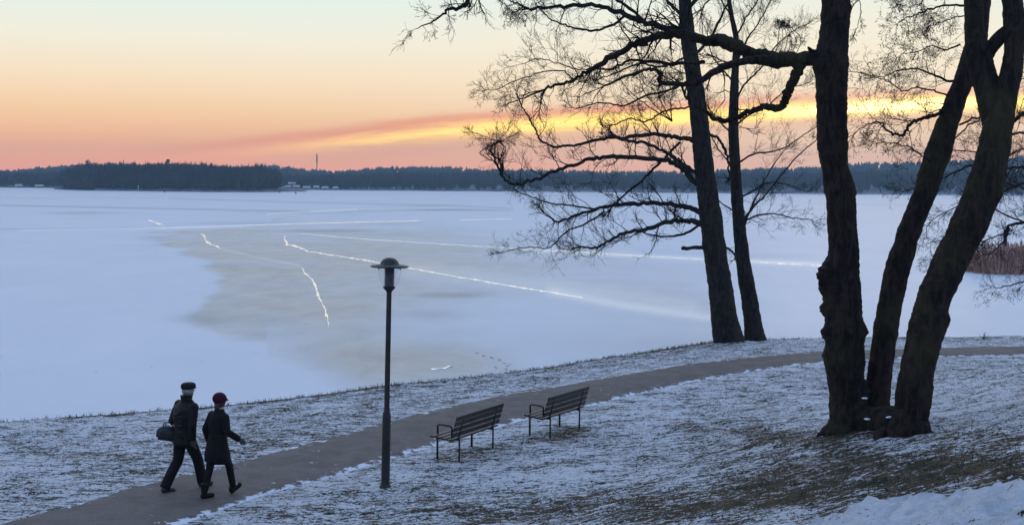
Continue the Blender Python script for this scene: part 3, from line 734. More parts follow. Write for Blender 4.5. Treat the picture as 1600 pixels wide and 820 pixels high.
class Tree:
    def __init__(s, name, base, Y, label, category, rmin, bark):
        s.o = empty(name, base, label, category); s.base = Vector(base); s.Y = Y; s.tw = MB(); s.rmin = rmin; s.bark = bark
    def pts3(s, px, dy0=0, dy1=0, n=None):
        sp_ = smooth_poly(px, n or max(8, (len(px) - 1) * 5)); m_ = len(sp_)
        out = [at_y(a[0], a[1], s.Y + dy0 + (dy1 - dy0) * i / (m_ - 1)) for i, a in enumerate(sp_)]
        return out
    def stem(s, rows, dy0=0, dy1=0, burr=.16, fused=None, lumps=()):
        """rows: (centre px, py, width px)"""
        sp_ = smooth_poly(rows, (len(rows) - 1) * 7); m_ = len(sp_); k = 40
        P_ = [at_y(a[0], a[1], s.Y + dy0 + (dy1 - dy0) * i / (m_ - 1)) for i, a in enumerate(sp_)]
        rr = [a[2] / 2 / F * (s.Y) for a in sp_]
        mb = MB(); Pd, rd = [], []
        for i in range(m_ - 1):
            for j in range(4): Pd.append(P_[i].lerp(P_[i + 1], j / 4)); rd.append(rr[i] + (rr[i + 1] - rr[i]) * j / 4)
        Pd.append(P_[-1]); rd.append(rr[-1]); mb.tube(Pd, rd, k)
        # bark relief and burrs
        vs = []
        for i, p in enumerate(Pd):
            for j in range(k):
                w = Vector(mb.v[i * k + j]); o = (w - p); 
                nv = mn.fractal(w * 2.6, 1.0, 2.0, 4); nv2 = mn.noise(w * 8) + .8 * mn.noise(w * 17)
                f = 1 + burr * nv * .75 + (.05 * nv2 + .03 * mn.noise(w * 31)) * (burr > .11) + .04 * nv2 * (burr <= .11)
                for lx1, ly1, lr, la in lumps:
                    c_ = at_y(lx1, ly1, s.Y + dy0); dd_ = (w - c_).length / (lr / F * s.Y)
                    if dd_ < 2: f += la * math.exp(-dd_ * dd_) * (1 + .9 * mn.noise(w * 14))
                vs.append(tuple(p + o * f))
        mb.v = vs
        return mb.build('trunk', s.bark, s.o, True, origin=s.base), P_
    def limb(s, px, w0, w1, dy0=0, dy1=0, tw=(0, 0, 0), lvl=2, up=.2, cones=0, part=True, start=0.15, curl=.22, kink=.5, spread=1.0, lenf=(1.0, .6), tipn=3):
        P_ = s.pts3(px, dy0, dy1, max(10, (len(px) - 1) * 6)); n = len(P_); r0, r1 = w0 * (.88 if w0 < 14 else 1) / 2 / F * s.Y, w1 / 2 / F * s.Y
        for i in range(2, n - 1): P_[i] += Vector([random.gauss(0, kink * .5 * (r0 + r1) / 2 + .006) for _ in range(3)])
        rad = [r0 + (r1 - r0) * (i / (n - 1)) ** .8 for i in range(n)]
        if part:
            mb = MB(); mb.tube(P_, rad, 9, wob=.35); mb.build('limb', s.bark, s.o, True, origin=s.base)
        else: s.tw.tube(P_, rad, 5, cap=False)
        cnt, L0, L1 = tw
        for k in range(int(cnt)):
            f = start + (1 - start) * (k + random.random()) / cnt; i = min(int(f * (n - 1)), n - 2); q_ = P_[i].lerp(P_[i + 1], f * (n - 1) - i)
            t = (P_[i + 1] - P_[i]).normalized(); sd_ = t.cross(Vector((random.gauss(0, .6), random.gauss(0, 1.2), random.gauss(0, .6)))).normalized()
            nd = (t * random.uniform(.35, .9) + sd_ * random.uniform(.5, 1.0) * spread + Vector((0, 0, up * .6)))
            L = random.uniform(L0, L1) * (lenf[0] + (lenf[1] - lenf[0]) * f)
            twig(s.tw, q_, nd, L, max(rad[i] * .32, s.rmin * 1.8), lvl, s.rmin, up, cones, curl)
        for k in range(tipn if cnt else 0):
            t = (P_[-1] - P_[-2]).normalized() + Vector([random.gauss(0, .3) for _ in range(3)]); twig(s.tw, P_[-1], t, L1 * .5, max(r1 * .8, s.rmin * 1.5), lvl, s.rmin, up, cones, curl)
        return P_
    def finish(s): s.tw.build('crown', M['twig'], s.o, origin=s.base)

# --- B: bigger lakeside alder (leaning left as it rises)
bB = ground(1138, 535, 30)
B = Tree('alder_tree', bB, bB.y, 'larger of the two far bare alders at the water edge, trunk leaning left, broken stub', 'tree', .0028, M['bark_far'])
B.stem([(1139, 545, 62), (1138, 533, 50), (1132, 500, 42), (1126, 450, 38), (1118, 400, 36), (1112, 350, 35), (1105, 300, 32), (1099, 250, 30), (1094, 200, 27), (1088, 150, 27), (1081, 100, 24), (1075, 60, 24), (1070, 0, 19), (1066, -60, 17), (1064, -160, 13), (1070, -300, 8)], 0, 0, .10)
B.limb([(1070, 48), (1040, 52 - 8), (1005, 36), (975, 22), (940, 10), (900, 9), (860, 12), (828, 15)], 13, 4, 0, -2, (16, .7, 1.9), up=.1)
B.limb([(1010, 36), (985, 14), (960, -2), (930, -20), (900, -25)], 6, 3, -.6, -2, (8, .6, 1.6), up=.2)
B.limb([(975, 26), (955, 40), (930, 48), (905, 46), (885, 40), (860, 30), (845, 16)], 5, 2, -.8, 1, (10, .5, 1.3), up=-.1)
B.limb([(1084, 220), (1058, 214), (1035, 211), (1010, 210), (975, 216), (950, 215), (920, 222), (890, 228), (868, 229), (845, 220), (838, 205), (828, 188), (815, 166)], 9, 2, 0, -2, (26, .5, 1.9), up=.35, lenf=(1, .7))
B.limb([(1093, 272), (1075, 262), (1060, 252), (1045, 240), (1020, 228), (990, 221), (965, 216)], 9, 4, 0, -1.5, (10, .5, 1.4), up=.4)
B.limb([(1097, 295), (1075, 272), (1055, 255), (1035, 249), (1000, 247), (960, 244), (930, 248), (895, 258), (860, 270), (832, 282), (808, 289), (790, 281), (778, 262), (772, 245)], 11, 3, 0, 1.5, (24, .5, 1.7), up=.35, lenf=(.8, 1))
for k in range(7):
    B.limb([(785, 275), (777 + random.uniform(-6, 10), 255), (765 + random.uniform(-15, 25), 232 + random.uniform(-8, 8)), (762 + random.uniform(-22, 32), 208 + random.uniform(-8, 14))], 3.0, 1, 1.2, 1.2 + random.uniform(-1.5, 1.5), (5, .4, .9), up=.3, part=False, lvl=2, cones=.12)
B.limb([(1108, 340), (1090, 330), (1065, 322), (1040, 319), (1000, 317), (960, 321), (930, 327), (900, 337), (872, 346), (860, 340)], 11, 3, 0, 2, (30, .6, 1.9), up=.15, lenf=(.8, 1), cones=.1)
B.limb([(930, 327), (900, 322), (860, 318), (825, 305), (808, 300)], 4, 1.5, 1, 2.4, (16, .5, 1.3), up=.1, part=False, cones=.1)
B.limb([(1108, 360), (1092, 350), (1070, 345), (1040, 348), (1010, 358), (980, 363), (960, 372), (940, 382), (925, 388), (905, 386)], 11, 2.5, 0, -2, (28, .5, 1.7), up=.25, lenf=(.7, 1), cones=.1)
B.limb([(945, 330), (915, 350), (885, 362), (862, 385), (850, 388), (825, 386), (790, 393)], 4, 1.3, 1, 1, (20, .4, 1.3), up=.1, part=False, cones=.08)
B.limb([(1063, 222), (1035, 250), (1000, 285), (975, 305), (955, 325)], 5, 3, .8, 1, (5, .4, 1.0), up=.1)
B.limb([(1095, 350), (1070, 365), (1040, 370), (1010, 366), (1003, 358)], 5, 2, .5, 2, (6, .4, 1.2), up=-.1)
B.limb([(1106, 388), (1090, 387), (1066, 388)], 7, 5.5, 0, -.5, kink=.1)
B.limb([(1100, 212), (1118, 214), (1130, 228), (1137, 250), (1140, 275)], 6, 3, .5, 1.5, (4, .4, 1.0), up=.1)
B.limb([(1110, 372), (1130, 385), (1142, 392), (1150, 402)], 5, 3, .5, 1.5, (3, .3, .8))
B.limb([(1080, 90), (1110, 60), (1130, 20), (1150, -30)], 6, 3, 0, 1, (12, .6, 1.6), up=.4)
B.limb([(1078, 80), (1060, 95), (1030, 105), (1000, 100), (960, 115), (930, 125)], 5, 2, 0, 2.5, (24, .6, 1.7), up=.3)
B.limb([(1084, 120), (1050, 140), (1010, 150), (975, 165), (940, 160), (900, 170)], 5, 2, 0, 3, (26, .6, 1.7), up=.35, cones=.1)
B.limb([(1090, 165), (1060, 170), (1035, 175), (1010, 190), (985, 185), (960, 195)], 4, 2, 0, 1, (22, .5, 1.3), up=.4, cones=.3)
B.limb([(1072, 30), (1050, 10), (1020, -30), (1000, -90)], 7, 3, 0, 1, (14, .7, 2.0), up=.4)
B.limb([(1072, 20), (1100, -20), (1130, -80), (1150, -140)], 7, 3, 0, -1, (12, .7, 2.0), up=.4)
B.limb([(1066, -60), (1020, -110), (970, -140), (930, -180)], 7, 3, 0, -2, (10, .7, 2.0), up=.3)
for k in range(4): B.limb([(1050, 190), (1030 + k * 12 - 18, 165), (1010 + k * 22 - 25, 145), (1000 + k * 30 - 30, 125)], 2.4, 1, .8, .8 + k * .4, (7, .35, .8), up=.3, part=False, cones=.5)
B.finish()

# --- B2: slimmer alder to its right
b2 = ground(1180, 532, 30)
B2 = Tree('alder_tree', b2, b2.y, 'slimmer of the two far bare alders, right of the larger leaning one', 'tree', .0030, M['bark_far'])
B2.stem([(1184, 544, 44), (1180, 531, 34), (1176, 500, 28), (1168, 450, 25), (1160, 400, 22), (1155, 350, 20), (1151, 300, 18), (1148, 250, 17), (1146, 200, 16), (1147, 150, 14), (1149, 100, 11), (1150, 60, 9), (1142, 20, 7), (1136, -30, 6), (1135, -110, 4)], 0, 0, .10)
B2.limb([(1160, 352), (1172, 330), (1200, 300), (1240, 250), (1278, 216)], 5, 1.5, 0, 1, (10, .4, 1.3), up=.35)
B2.limb([(1160, 365), (1168, 340), (1185, 300), (1200, 270), (1225, 235)], 4, 1.3, 0, 2, (8, .4, 1.2), up=.3)
B2.limb([(1158, 350), (1180, 338), (1210, 334), (1240, 341), (1268, 344)], 4, 1.2, 0, -1, (16, .4, 1.3), up=.05)
B2.limb([(1152, 310), (1175, 300), (1200, 285), (1235, 290), (1262, 300)], 4, 1.2, 0, 2, (12, .4, 1.3), up=.1)
B2.limb([(1150, 255), (1180, 240), (1215, 235), (1250, 215), (1285, 190)], 4, 1.2, 0, -1.5, (18, .4, 1.4), up=.3)
B2.limb([(1148, 200), (1170, 180), (1200, 165), (1230, 140), (1262, 130)], 4, 1.2, 0, 1.5, (22, .5, 1.5), up=.35)
B2.limb([(1148, 160), (1165, 130), (1190, 105), (1215, 70), (1245, 45)], 4, 1.3, 0, -1, (24, .5, 1.6), up=.35)
B2.limb([(1150, 110), (1160, 75), (1180, 45), (1200, 10), (1215, -30)], 4, 1.3, 0, 1, (26, .5, 1.6), up=.4)
B2.limb([(1150, 60), (1165, 30), (1185, 0), (1200, -40)], 3.5, 1.3, 0, -1, (18, .5, 1.5), up=.4)
B2.limb([(1145, 30), (1130, 5), (1115, -25), (1105, -60)], 3.5, 1.3, 0, 1, (16, .5, 1.5), up=.4)
B2.limb([(1148, 130), (1130, 110), (1112, 85), (1105, 50)], 3.5, 1.3, 0, 1.5, (16, .5, 1.3), up=.3)
B2.limb([(1146, 210), (1128, 195), (1112, 175), (1100, 160)], 3.5, 1.3, 0, 1.5, (12, .4, 1.1), up=.3)
B2.limb([(1148, 262), (1128, 240), (1112, 215), (1105, 195)], 3, 1.3, 0, 2.0, (10, .4, 1.2), up=.3)
B2.limb([(1152, 330), (1130, 320), (1110, 300), (1090, 285)], 3, 1.2, 0, 2.5, (8, .4, 1.1), up=.2)
for k in range(6): B2.limb([(1205 + k * 5, 110 - k * 6), (1212 + k * 6, 85), (1216 + k * 7, 62), (1218 + k * 4, 45)], 1.6, 1, .5, .5 + .3 * k, (4, .3, .6), part=False, up=.3, cones=.45)
B2.finish()

# --- A: three-stemmed foreground alder
bA = ground(1352, 678)
A = Tree('alder_tree', (bA.x, bA.y, zland(bA.x, bA.y)), bA.y, 'massive near alder with three burred trunks rising from one base', 'tree', .0021, M['bark'])
A.stem([(1324, 700, 84), (1324, 676, 68), (1326, 650, 60), (1323, 600, 57), (1321, 560, 59), (1319, 516, 60), (1317, 470, 55), (1317, 430, 52), (1317, 395, 47), (1316, 345, 45), (1311, 300, 47), (1304, 262, 42), (1302, 230, 45), (1300, 190, 46), (1300, 150, 47),
        (1299, 110, 50), (1302, 80, 46), (1305, 40, 45), (1306, 0, 45), (1308, -60, 42), (1306, -160, 38), (1300, -300, 30), (1296, -460, 20), (1300, -560, 8)], 0, 0, .12,
       lumps=[(1292, 425, 17, .55), (1290, 450, 12, .35), (1294, 480, 14, .3), (1345, 515, 14, .25), (1294, 520, 12, .3), (1330, 300, 15, .15), (1285, 95, 18, .35), (1300, 560, 14, .2), (1350, 610, 16, .2)])
A.stem([(1365, 700, 70), (1368, 668, 48), (1370, 630, 38), (1376, 573, 38), (1384, 516, 38), (1394, 459, 38), (1408, 402, 38), (1427, 345, 35), (1446, 300, 37), (1458, 262, 38), (1470, 225, 38), (1485, 180, 33), (1500, 140, 32), (1514, 105, 32), (1524, 70, 34), (1530, 30, 30), (1534, 0, 29),
        (1540, -60, 28), (1548, -160, 24), (1556, -300, 15), (1556, -420, 7)], ground(1368, 676).y - bA.y + .1, .9, .14,
       lumps=[(1442, 290, 12, .3), (1370, 505, 13, .35), (1360, 570, 12, .25), (1388, 392, 12, .4), (1512, 60, 16, .25)])
A.stem([(1428, 700, 84), (1418, 676, 58), (1424, 640, 53), (1434, 573, 50), (1447, 516, 52), (1462, 459, 49), (1489, 402, 51), (1517, 345, 51), (1540, 287, 52), (1552, 235, 45), (1560, 195, 44), (1572, 150, 34), (1582, 100, 31), (1586, 50, 30), (1582, 0, 30), (1580, -60, 28), (1590, -160, 24), (1600, -300, 16), (1604, -420, 7)], ground(1418, 682).y - bA.y, -.9, .13,
       lumps=[(1424, 505, 15, .16), (1440, 450, 14, .16), (1475, 500, 14, .14), (1500, 350, 12, .15), (1560, 300, 12, .15)])
A.stem([(1560, 215, 36), (1552, 185, 36), (1545, 150, 36), (1536, 115, 38), (1528, 80, 36), (1522, 40, 28), (1520, 0, 26), (1512, -80, 22), (1500, -200, 14), (1490, -300, 6)], -1.05, -.5, .12)
A.stem([(1536, 95, 22), (1548, 76, 22), (1562, 60, 21), (1578, 48, 22)], -.75, -.92, .12)
# root collar joining the three
b_ = MB()
for (x, y, r_, hz_) in [(1324, 676, .46, .20), (1362, 674, .44, .30), (1392, 676, .38, .26), (1344, 672, .42, .34), (1416, 678, .42, .20)]:
    g_ = ground(x, y + 3); g_.z = zland(g_.x, g_.y) - .1
    for _ in range(5):
        o = Vector((random.uniform(-.12, .12), random.uniform(-.2, .1), 0)); b_.ball(g_ + o, r_ * random.uniform(.6, .8), (.8, .8, hz_ / .4), 12)
for k in range(11):
    a = random.uniform(0, 6.28); u0 = random.uniform(1318, 1428)
    p0 = ground(u0, 680); p0.z += .2; p1 = p0 + Vector((math.cos(a) * .42, math.sin(a) * .40, 0)); p1.z = zland(p1.x, p1.y) + .02
    p2 = p0 + Vector((math.cos(a) * .68, math.sin(a) * .65, 0)); p2.z = zland(p2.x, p2.y) - .1
    b_.tube([p0, p0.lerp(p1, .5) + Vector((0, 0, .03)), p1, p2], [.26, .20, .11, .05], 10)
b_.v = [(x - A.base.x, y - A.base.y, z - A.base.z) for x, y, z in b_.v]
rc_ = b_.fused('root_collar', M['bark'], A.o, .03, 2)
for w in rc_.data.vertices:
    q_ = w.co; w.co = q_ + w.normal * (.05 * mn.noise(q_ * 5) + .035 * mn.noise(q_ * 13))
b_ = MB()
for sx_, sy_ in ((1351, 622), (1390, 652), (1353, 655), (1376, 676)):
    g_ = ground(sx_, 684); g_ = at_y(sx_, sy_, g_.y - .18)
    b_ = MB()
    for k in range(4): b_.ball(tuple(g_ - A.base + Vector((random.uniform(-.025, .025), random.uniform(-.02, .02), random.uniform(-.012, .012)))), random.uniform(.018, .035), (1.4, 1, .5), 8)
    b_.fused('snow_patch', M['snow'], A.o, .008, 2)
A.limb([(1300, 100), (1275, 93), (1240, 93), (1205, 92), (1175, 86), (1150, 73), (1120, 66), (1095, 63), (1070, 55), (1045, 53), (1020, 60), (1000, 69), (965, 85), (935, 102), (910, 117), (885, 128), (852, 140)], 30, 4, 0, 1.0, (24, .35, 1.1), up=.05, cones=0, start=.45, kink=.22)
A.limb([(1215, 92), (1180, 94), (1150, 98), (1125, 108), (1105, 121), (1085, 131), (1062, 132), (1032, 128), (1031, 114), (1010, 107), (985, 117), (945, 134)], 15, 3, 0, -1.2, (16, .3, .9), up=.1, kink=.2, start=.2)
A.limb([(1252, 100), (1243, 118), (1234, 138), (1226, 158), (1216, 171), (1200, 166), (1180, 171), (1160, 180), (1135, 189), (1118, 186), (1105, 176), (1085, 165), (1070, 150)], 17, 4, 0, .8, (8, .3, .9), up=.2, kink=.2, start=.5)
A.limb([(1285, 90), (1270, 82), (1263, 74)], 16, 3, 0, -.2, kink=.1)
A.limb([(852, 140), (820, 152), (800, 160), (790, 165)], 3.5, 1.2, 1.0, 1.4, (10, .25, .7), part=False, up=-.05)
A.limb([(895, 124), (880, 112), (850, 112), (810, 124), (775, 140), (758, 141)], 3, 1.2, 1, 1.8, (12, .25, .7), part=False, up=.05)
A.limb([(930, 105), (900, 108), (870, 98), (840, 92), (820, 100)], 3, 1, 1, .2, (14, .25, .8), part=False, up=.1)
A.limb([(1100, 97), (1060, 100), (1020, 97), (985, 95), (955, 107), (930, 108)], 8, 3, .3, 1.4, (16, .3, .9), up=.15, start=.1)
A.limb([(1304, -200), (1220, -150), (1120, -140), (1000, -120), (900, -70), (800, -40), (740, -10), (722, 12), (700, 16), (680, 30), (650, 45)], 20, 1.0, 0, -1.5, (26, .35, .9), up=-.12, start=.3, kink=.3, lenf=(1, .35), tipn=1)
A.limb([(800, -40), (780, -10), (785, 5), (795, 14)], 2, 1, -1.2, -1.2, (5, .2, .5), part=False, up=-.3)
A.limb([(900, -70), (860, -20), (840, 5), (825, 18)], 3, 1, -1, -1.0, (6, .25, .6), part=False, up=-.2)
A.limb([(1290, -60), (1230, -70), (1180, -50), (1130, -20), (1100, 10)], 9, 2, 0, 1, (14, .4, 1.0), up=-.1)
A.limb([(1325, -120), (1400, -120), (1440, -80), (1450, -30), (1440, 5)], 8, 2, 0, 1.5, (14, .4, 1.0), up=-.1)
A.limb([(1328, 20), (1342, 0), (1345, 22), (1338, 45)], 2, 1, 0, -.2, (5, .15, .4), part=False, up=-.3)
# sprays of the two right stems
A.limb([(1500, 140), (1480, 163), (1466, 178), (1436, 187), (1420, 197), (1411, 211), (1395, 208), (1382, 200), (1376, 192), (1360, 193), (1341, 203)], 9, 1.5, .6, -.4, (26, .25, .8), up=.0, kink=.25, start=.1, cones=.1)
A.limb([(1505, 125), (1480, 126), (1455, 115), (1430, 108), (1405, 110), (1380, 120), (1350, 116), (1330, 112)], 5, 1.2, .6, 1.6, (26, .25, .8), up=-.05, start=.1, cones=.15)
A.limb([(1490, 155), (1460, 143), (1430, 138), (1408, 142), (1385, 125), (1365, 120)], 4, 1, .6, -1, (16, .25, .7), up=-.05, part=False, cones=.15)
A.limb([(1500, 70), (1478, 78), (1455, 72), (1432, 82), (1410, 84)], 4, 1, .8, 1.6, (20, .25, .7), up=-.05, part=False, cones=.3)
A.limb([(1520, 10), (1490, 8), (1460, 12), (1435, 22), (1412, 30), (1402, 38)], 5, 1, .8, 0, (20, .25, .65), up=-.1, cones=.2)
A.limb([(1524, -30), (1480, -35), (1440, -20), (1410, 0), (1400, 8)], 5, 1, .8, 1.6, (15, .25, .6), up=-.15, cones=.15)
A.limb([(1512, 25), (1490, 28), (1465, 38), (1450, 42)], 3, 1, .8, 1.8, (10, .2, .5), up=-.1, part=False, cones=.25)
A.limb([(1455, 255), (1430, 235), (1405, 225), (1385, 224), (1365, 222)], 3, 1, .3, -1, (12, .2, .6), part=False, up=0, cones=.1)
A.limb([(1500, 195), (1518, 186), (1535, 183)], 4, 2.5, .6, -.4, (3, .2, .5), up=.1)
A.limb([(1485, 225), (1510, 200), (1530, 188)], 3, 2, .6, -.5, (3, .2, .5), up=.1, part=False)
A.limb([(1585, 190), (1598, 180), (1625, 165), (1660, 160)], 6, 2, -.8, -1, (8, .3, .8), up=.1)
A.limb([(1570, 215), (1590, 208), (1620, 210), (1680, 200)], 6, 2, -.8, .4, (10, .3, .8), up=.0)
A.limb([(1560, -60), (1470, -110), (1400, -180), (1340, -260)], 8, 2, 0, .5, (10, .4, 1.1), up=.3)
A.limb([(1590, -100), (1660, -160), (1720, -240)], 8, 2, -.8, 0, (8, .4, 1.1), up=.3)
A.limb([(1285, -250), (1200, -320), (1120, -360)], 9, 2, 0, -1, (8, .4, 1.1), up=.3)
A.finish()

# --- D: tree just outside the right edge whose low branches reach in behind the near alder
Yd = 33.0; zd = float(terrain(16.8, Yd)[0])
D = Tree('alder_tree', (16.8, Yd, zd), Yd, 'bare alder beyond the right edge, only its low drooping branches visible', 'tree', .0026, M['bark_far'])
def gpx(x, z, y=Yd):
    a, b_ = project(np.array([[x, y, z]])); return float(a[0]), float(b_[0])
tx, ty = gpx(16.8, zd)
D.stem([(tx, ty + 10, 50), (tx, ty, 42), (tx - 6, ty - 150, 34), (tx + 2, ty - 320, 30), (tx - 4, 0, 26), (tx, -250, 14), (tx, -380, 6)], 0, 0, .12)
for pts, w0, dy1, cnt, u_ in [
    ([(tx, 330), (1700, 335), (1640, 340), (1600, 347), (1576, 353), (1575, 365), (1564, 366), (1540, 376)], 9, -1, 26, .1),
    ([(1576, 356), (1572, 372), (1560, 385), (1546, 397), (1530, 394)], 4, .5, 10, 0),
    ([(tx, 250), (1700, 262), (1640, 268), (1600, 262), (1560, 262), (1520, 258), (1490, 270), (1450, 288), (1410, 300)], 8, 1.5, 44, -.1),
    ([(1640, 268), (1590, 290), (1550, 305), (1520, 312), (1480, 330), (1455, 345)], 4, 1, 36, -.05),
    ([(1600, 347), (1570, 335), (1540, 325), (1510, 350), (1480, 372), (1455, 378)], 3.5, 2, 24, -.05),
    ([(1540, 376), (1500, 385), (1470, 400), (1455, 410)], 2.5, 2, 14, -.1),
    ([(tx, 400), (1700, 420), (1640, 438), (1600, 440), (1575, 447), (1555, 449)], 5, 0, 18, -.05),
    ([(tx, 200), (1700, 215), (1640, 225), (1600, 232), (1560, 245), (1500, 235), (1440, 240)], 7, 2, 36, -.05),
    ([(tx, 120), (1700, 150), (1640, 160), (1600, 175), (1560, 200), (1530, 215)], 7, 0, 30, -.05),
    ([(tx, 60), (1700, 90), (1640, 110), (1610, 120), (1580, 130)], 7, 0, 24, .0),
    ([(1640, 320), (1610, 300), (1585, 290), (1560, 290)], 3, -1, 24, .05)]:
    D.limb(pts, w0, 1.2, 0, dy1, (cnt, .3, .95), up=u_, start=.25, kink=.3, cones=.1)
D.finish()

# ---------------------------------------------------------------- street lamp
lb = ground(602, 762)
lean = R(1.0)
lamp = empty('street_lamp', (lb.x, lb.y, zland(lb.x, lb.y) - .03), 'black park lamp with wide domed hat and clear glass bowl beside the path', 'street lamp')
lamp.rotation_euler = (0, lean, 0)
lh = (at_y(610, 402, lb.y) - Vector(lamp.location)).length
zs = lh - .56      # bottom of the head
b_ = MB(); b_.lathe([(.105, 0), (.10, .03), (.082, .06), (.072, .1), (.071, 1.20), (.066, 1.26), (.05, 1.30), (.046, 1.34), (.042, zs - .02), (.042, zs), (0, zs)], k=28); b_.build('pole', M['pole'], lamp, True)
b_ = MB(); b_.box((0, -.071, .62), (.07, .02, .34), bev=.006); b_.build('service_door', M['pole'], lamp)
b_ = MB(); b_.lathe([(.043, zs - .02), (.05, zs), (.10, zs + .055), (.106, zs + .07), (.095, zs + .075), (0, zs + .075)], k=28); b_.build('collar', M['pole'], lamp, True)
b_ = MB()
for i in range(15): z_ = zs + .08 + i * .0215; b_.lathe([(.078, z_), (.086, z_ + .004), (.086, z_ + .010), (.078, z_ + .015), (.078, z_ + .0215)], k=28)
b_.build('louvre', M['louvre'], lamp, True)
b_ = MB(); pr = [(.098, zs + .078), (.130, zs + .12), (.160, zs + .18), (.180, zs + .26), (.188, zs + .34), (.190, zs + .398)]
b_.lathe(pr + [(r_ - .004, z_) for r_, z_ in pr[::-1]], k=40); b_.build('glass_bowl', M['glass'], lamp, True)
b_ = MB(); z_ = zs + .40
b_.lathe([(0, z_), (.30, z_ - .006), (.318, z_ + .002), (.318, z_ + .014), (.29, z_ + .026), (.165, z_ + .042), (.155, z_ + .055), (.142, z_ + .09), (.11, z_ + .125), (.06, z_ + .15), (0, z_ + .158)], k=48)
b_.build('lamp_hat', M['pole'], lamp, True)

# ---------------------------------------------------------------- benches
def make_bench():
    t = bpy.data.objects.new('park_bench', None); C.objects.link(t); L = 1.72; fx = .62
    # local: x along bench, -y = back (towards camera), +y = front
    b_ = MB()
    for i, y in enumerate((-.15, -.035, .08, .195)): b_.box((0, y, .435 + .012 * i), (L, .098, .032), Matrix.Rotation(.06, 3, 'X'), bev=.005)
    b_.build('seat', M['wood'], t)
    b_ = MB(); tilt = Matrix.Rotation(R(16), 3, 'X')
    for i, z in enumerate((.53, .635, .74, .835)):
        y = -.205 - (z - .45) * math.tan(R(16)); b_.box((0, y, z), (L, .028, .088), tilt, bev=.005)
    b_.build('backrest', M['wood'], t)
    for s_ in (-1, 1):
        x = s_ * fx
        b_ = MB(); b_.tube([(x, -.23, .012), (x, -.235, .44)], .017, 8); b_.build('leg', M['steel'], t, True)
        b_ = MB(); b_.tube([(x, .235, .012), (x, .235, .46)], .021, 8); b_.build('leg', M['steel'], t, True)
        b_ = MB(); b_.box((x, -.02, .018), (.045, .64, .016), bev=.004); b_.build('runner', M['steel'], t)
        b_ = MB(); b_.box((x, 0, .408), (.035, .50, .022), bev=.004); b_.build('seat_bracket', M['steel'], t)
        b_ = MB(); b_.tube([(x, -.20, .42), (x, -.235, .50), (x, -.33, .87)], .015, 8); b_.build('back_bracket', M['steel'], t, True)
        b_ = MB(); b_.tube([(x, .225, .45), (x, .232, .60), (x, .225, .645), (x, .19, .66), (x, -.03, .645), (x, -.065, .63), (x, -.075, .59), (x, -.075, .45)], [.019] * 8, 8, flat=1.0); b_.build('armrest', M['steel'], t, True)
    return t
def copy_tree(o, parent=None):
    c_ = o.copy(); C.objects.link(c_); c_.parent = parent
    for ch in list(o.children): copy_tree(ch, c_)
    return c_
bench = make_bench(); bench2 = copy_tree(bench)
for o, fl, fr_, rl, rr, lab in [(bench, (681, 721), (740, 700), (714, 726), (773, 705), 'nearer dark slatted park bench, closest to the lamp, facing the lake'),
                                (bench2, (826, 683), (876, 667), (858, 688), (907, 671), 'farther dark slatted park bench, beside the path bend, facing the lake')]:
    ps = [ground(*p) for p in (fl, fr_, rl, rr)]; c_ = sum(ps, Vector()) / 4; dr = (ps[1] + ps[3]) - (ps[0] + ps[2]); rz = math.atan2(dr.y, dr.x)
    print('bench', [tuple(round(k, 2) for k in p) for p in ps], 'len', dr.length / 2, 'rz', math.degrees(rz))
    o.location = (c_.x, c_.y, zland(c_.x, c_.y) + .0); o.rotation_euler = (0, 0, rz); o['label'] = lab; o['category'] = 'bench'; o['group'] = 'park benches along the path'

# ---------------------------------------------------------------- people
def frame(theta, base):
    c_, s_ = math.cos(theta), math.sin(theta)
    return lambda r_, f, z: Vector((base[0] + r_ * c_ + f * s_, base[1] - r_ * s_ + f * c_, base[2] + z))
def hand(mb, T, wrist, dirv, palm_n, s_=1.0, g=1.0):
    """palm, four unequal curled fingers and a thumb from the palm side; vectors in world"""
    d_ = dirv.normalized(); n_ = palm_n.normalized(); w_ = d_.cross(n_).normalized()
    mb.tube([wrist - d_ * .02, wrist + d_ * .03, wrist + d_ * .08 * s_], [.026 * s_ * g, .036 * s_ * g, .034 * s_ * g], 10, flat=.6)
    for i, L in enumerate((.062, .072, .068, .052)):
        b0 = wrist + d_ * .075 * s_ + w_ * (i - 1.5) * .019 * s_
        d1 = (d_ + n_ * .45).normalized(); d2 = (d_ + n_ * 1.3).normalized()
        mb.tube([b0 - d_ * .02, b0, b0 + d1 * L * .5 * s_, b0 + d1 * L * .5 * s_ + d2 * L * .5 * s_], [.009 * g, .0092 * g, .0088 * g, .0075 * g], 8)
    t0 = wrist + d_ * .025 * s_ - w_ * .03 * s_
    mb.tube([t0, t0 + (d_ * .7 - w_ * .6) .normalized() * .035 * s_, t0 + (d_ * .7 - w_ * .6).normalized() * .035 * s_ + (d_ + n_ * .6).normalized() * .03 * s_], [.013 * g, .0105 * g, .009 * g], 8)
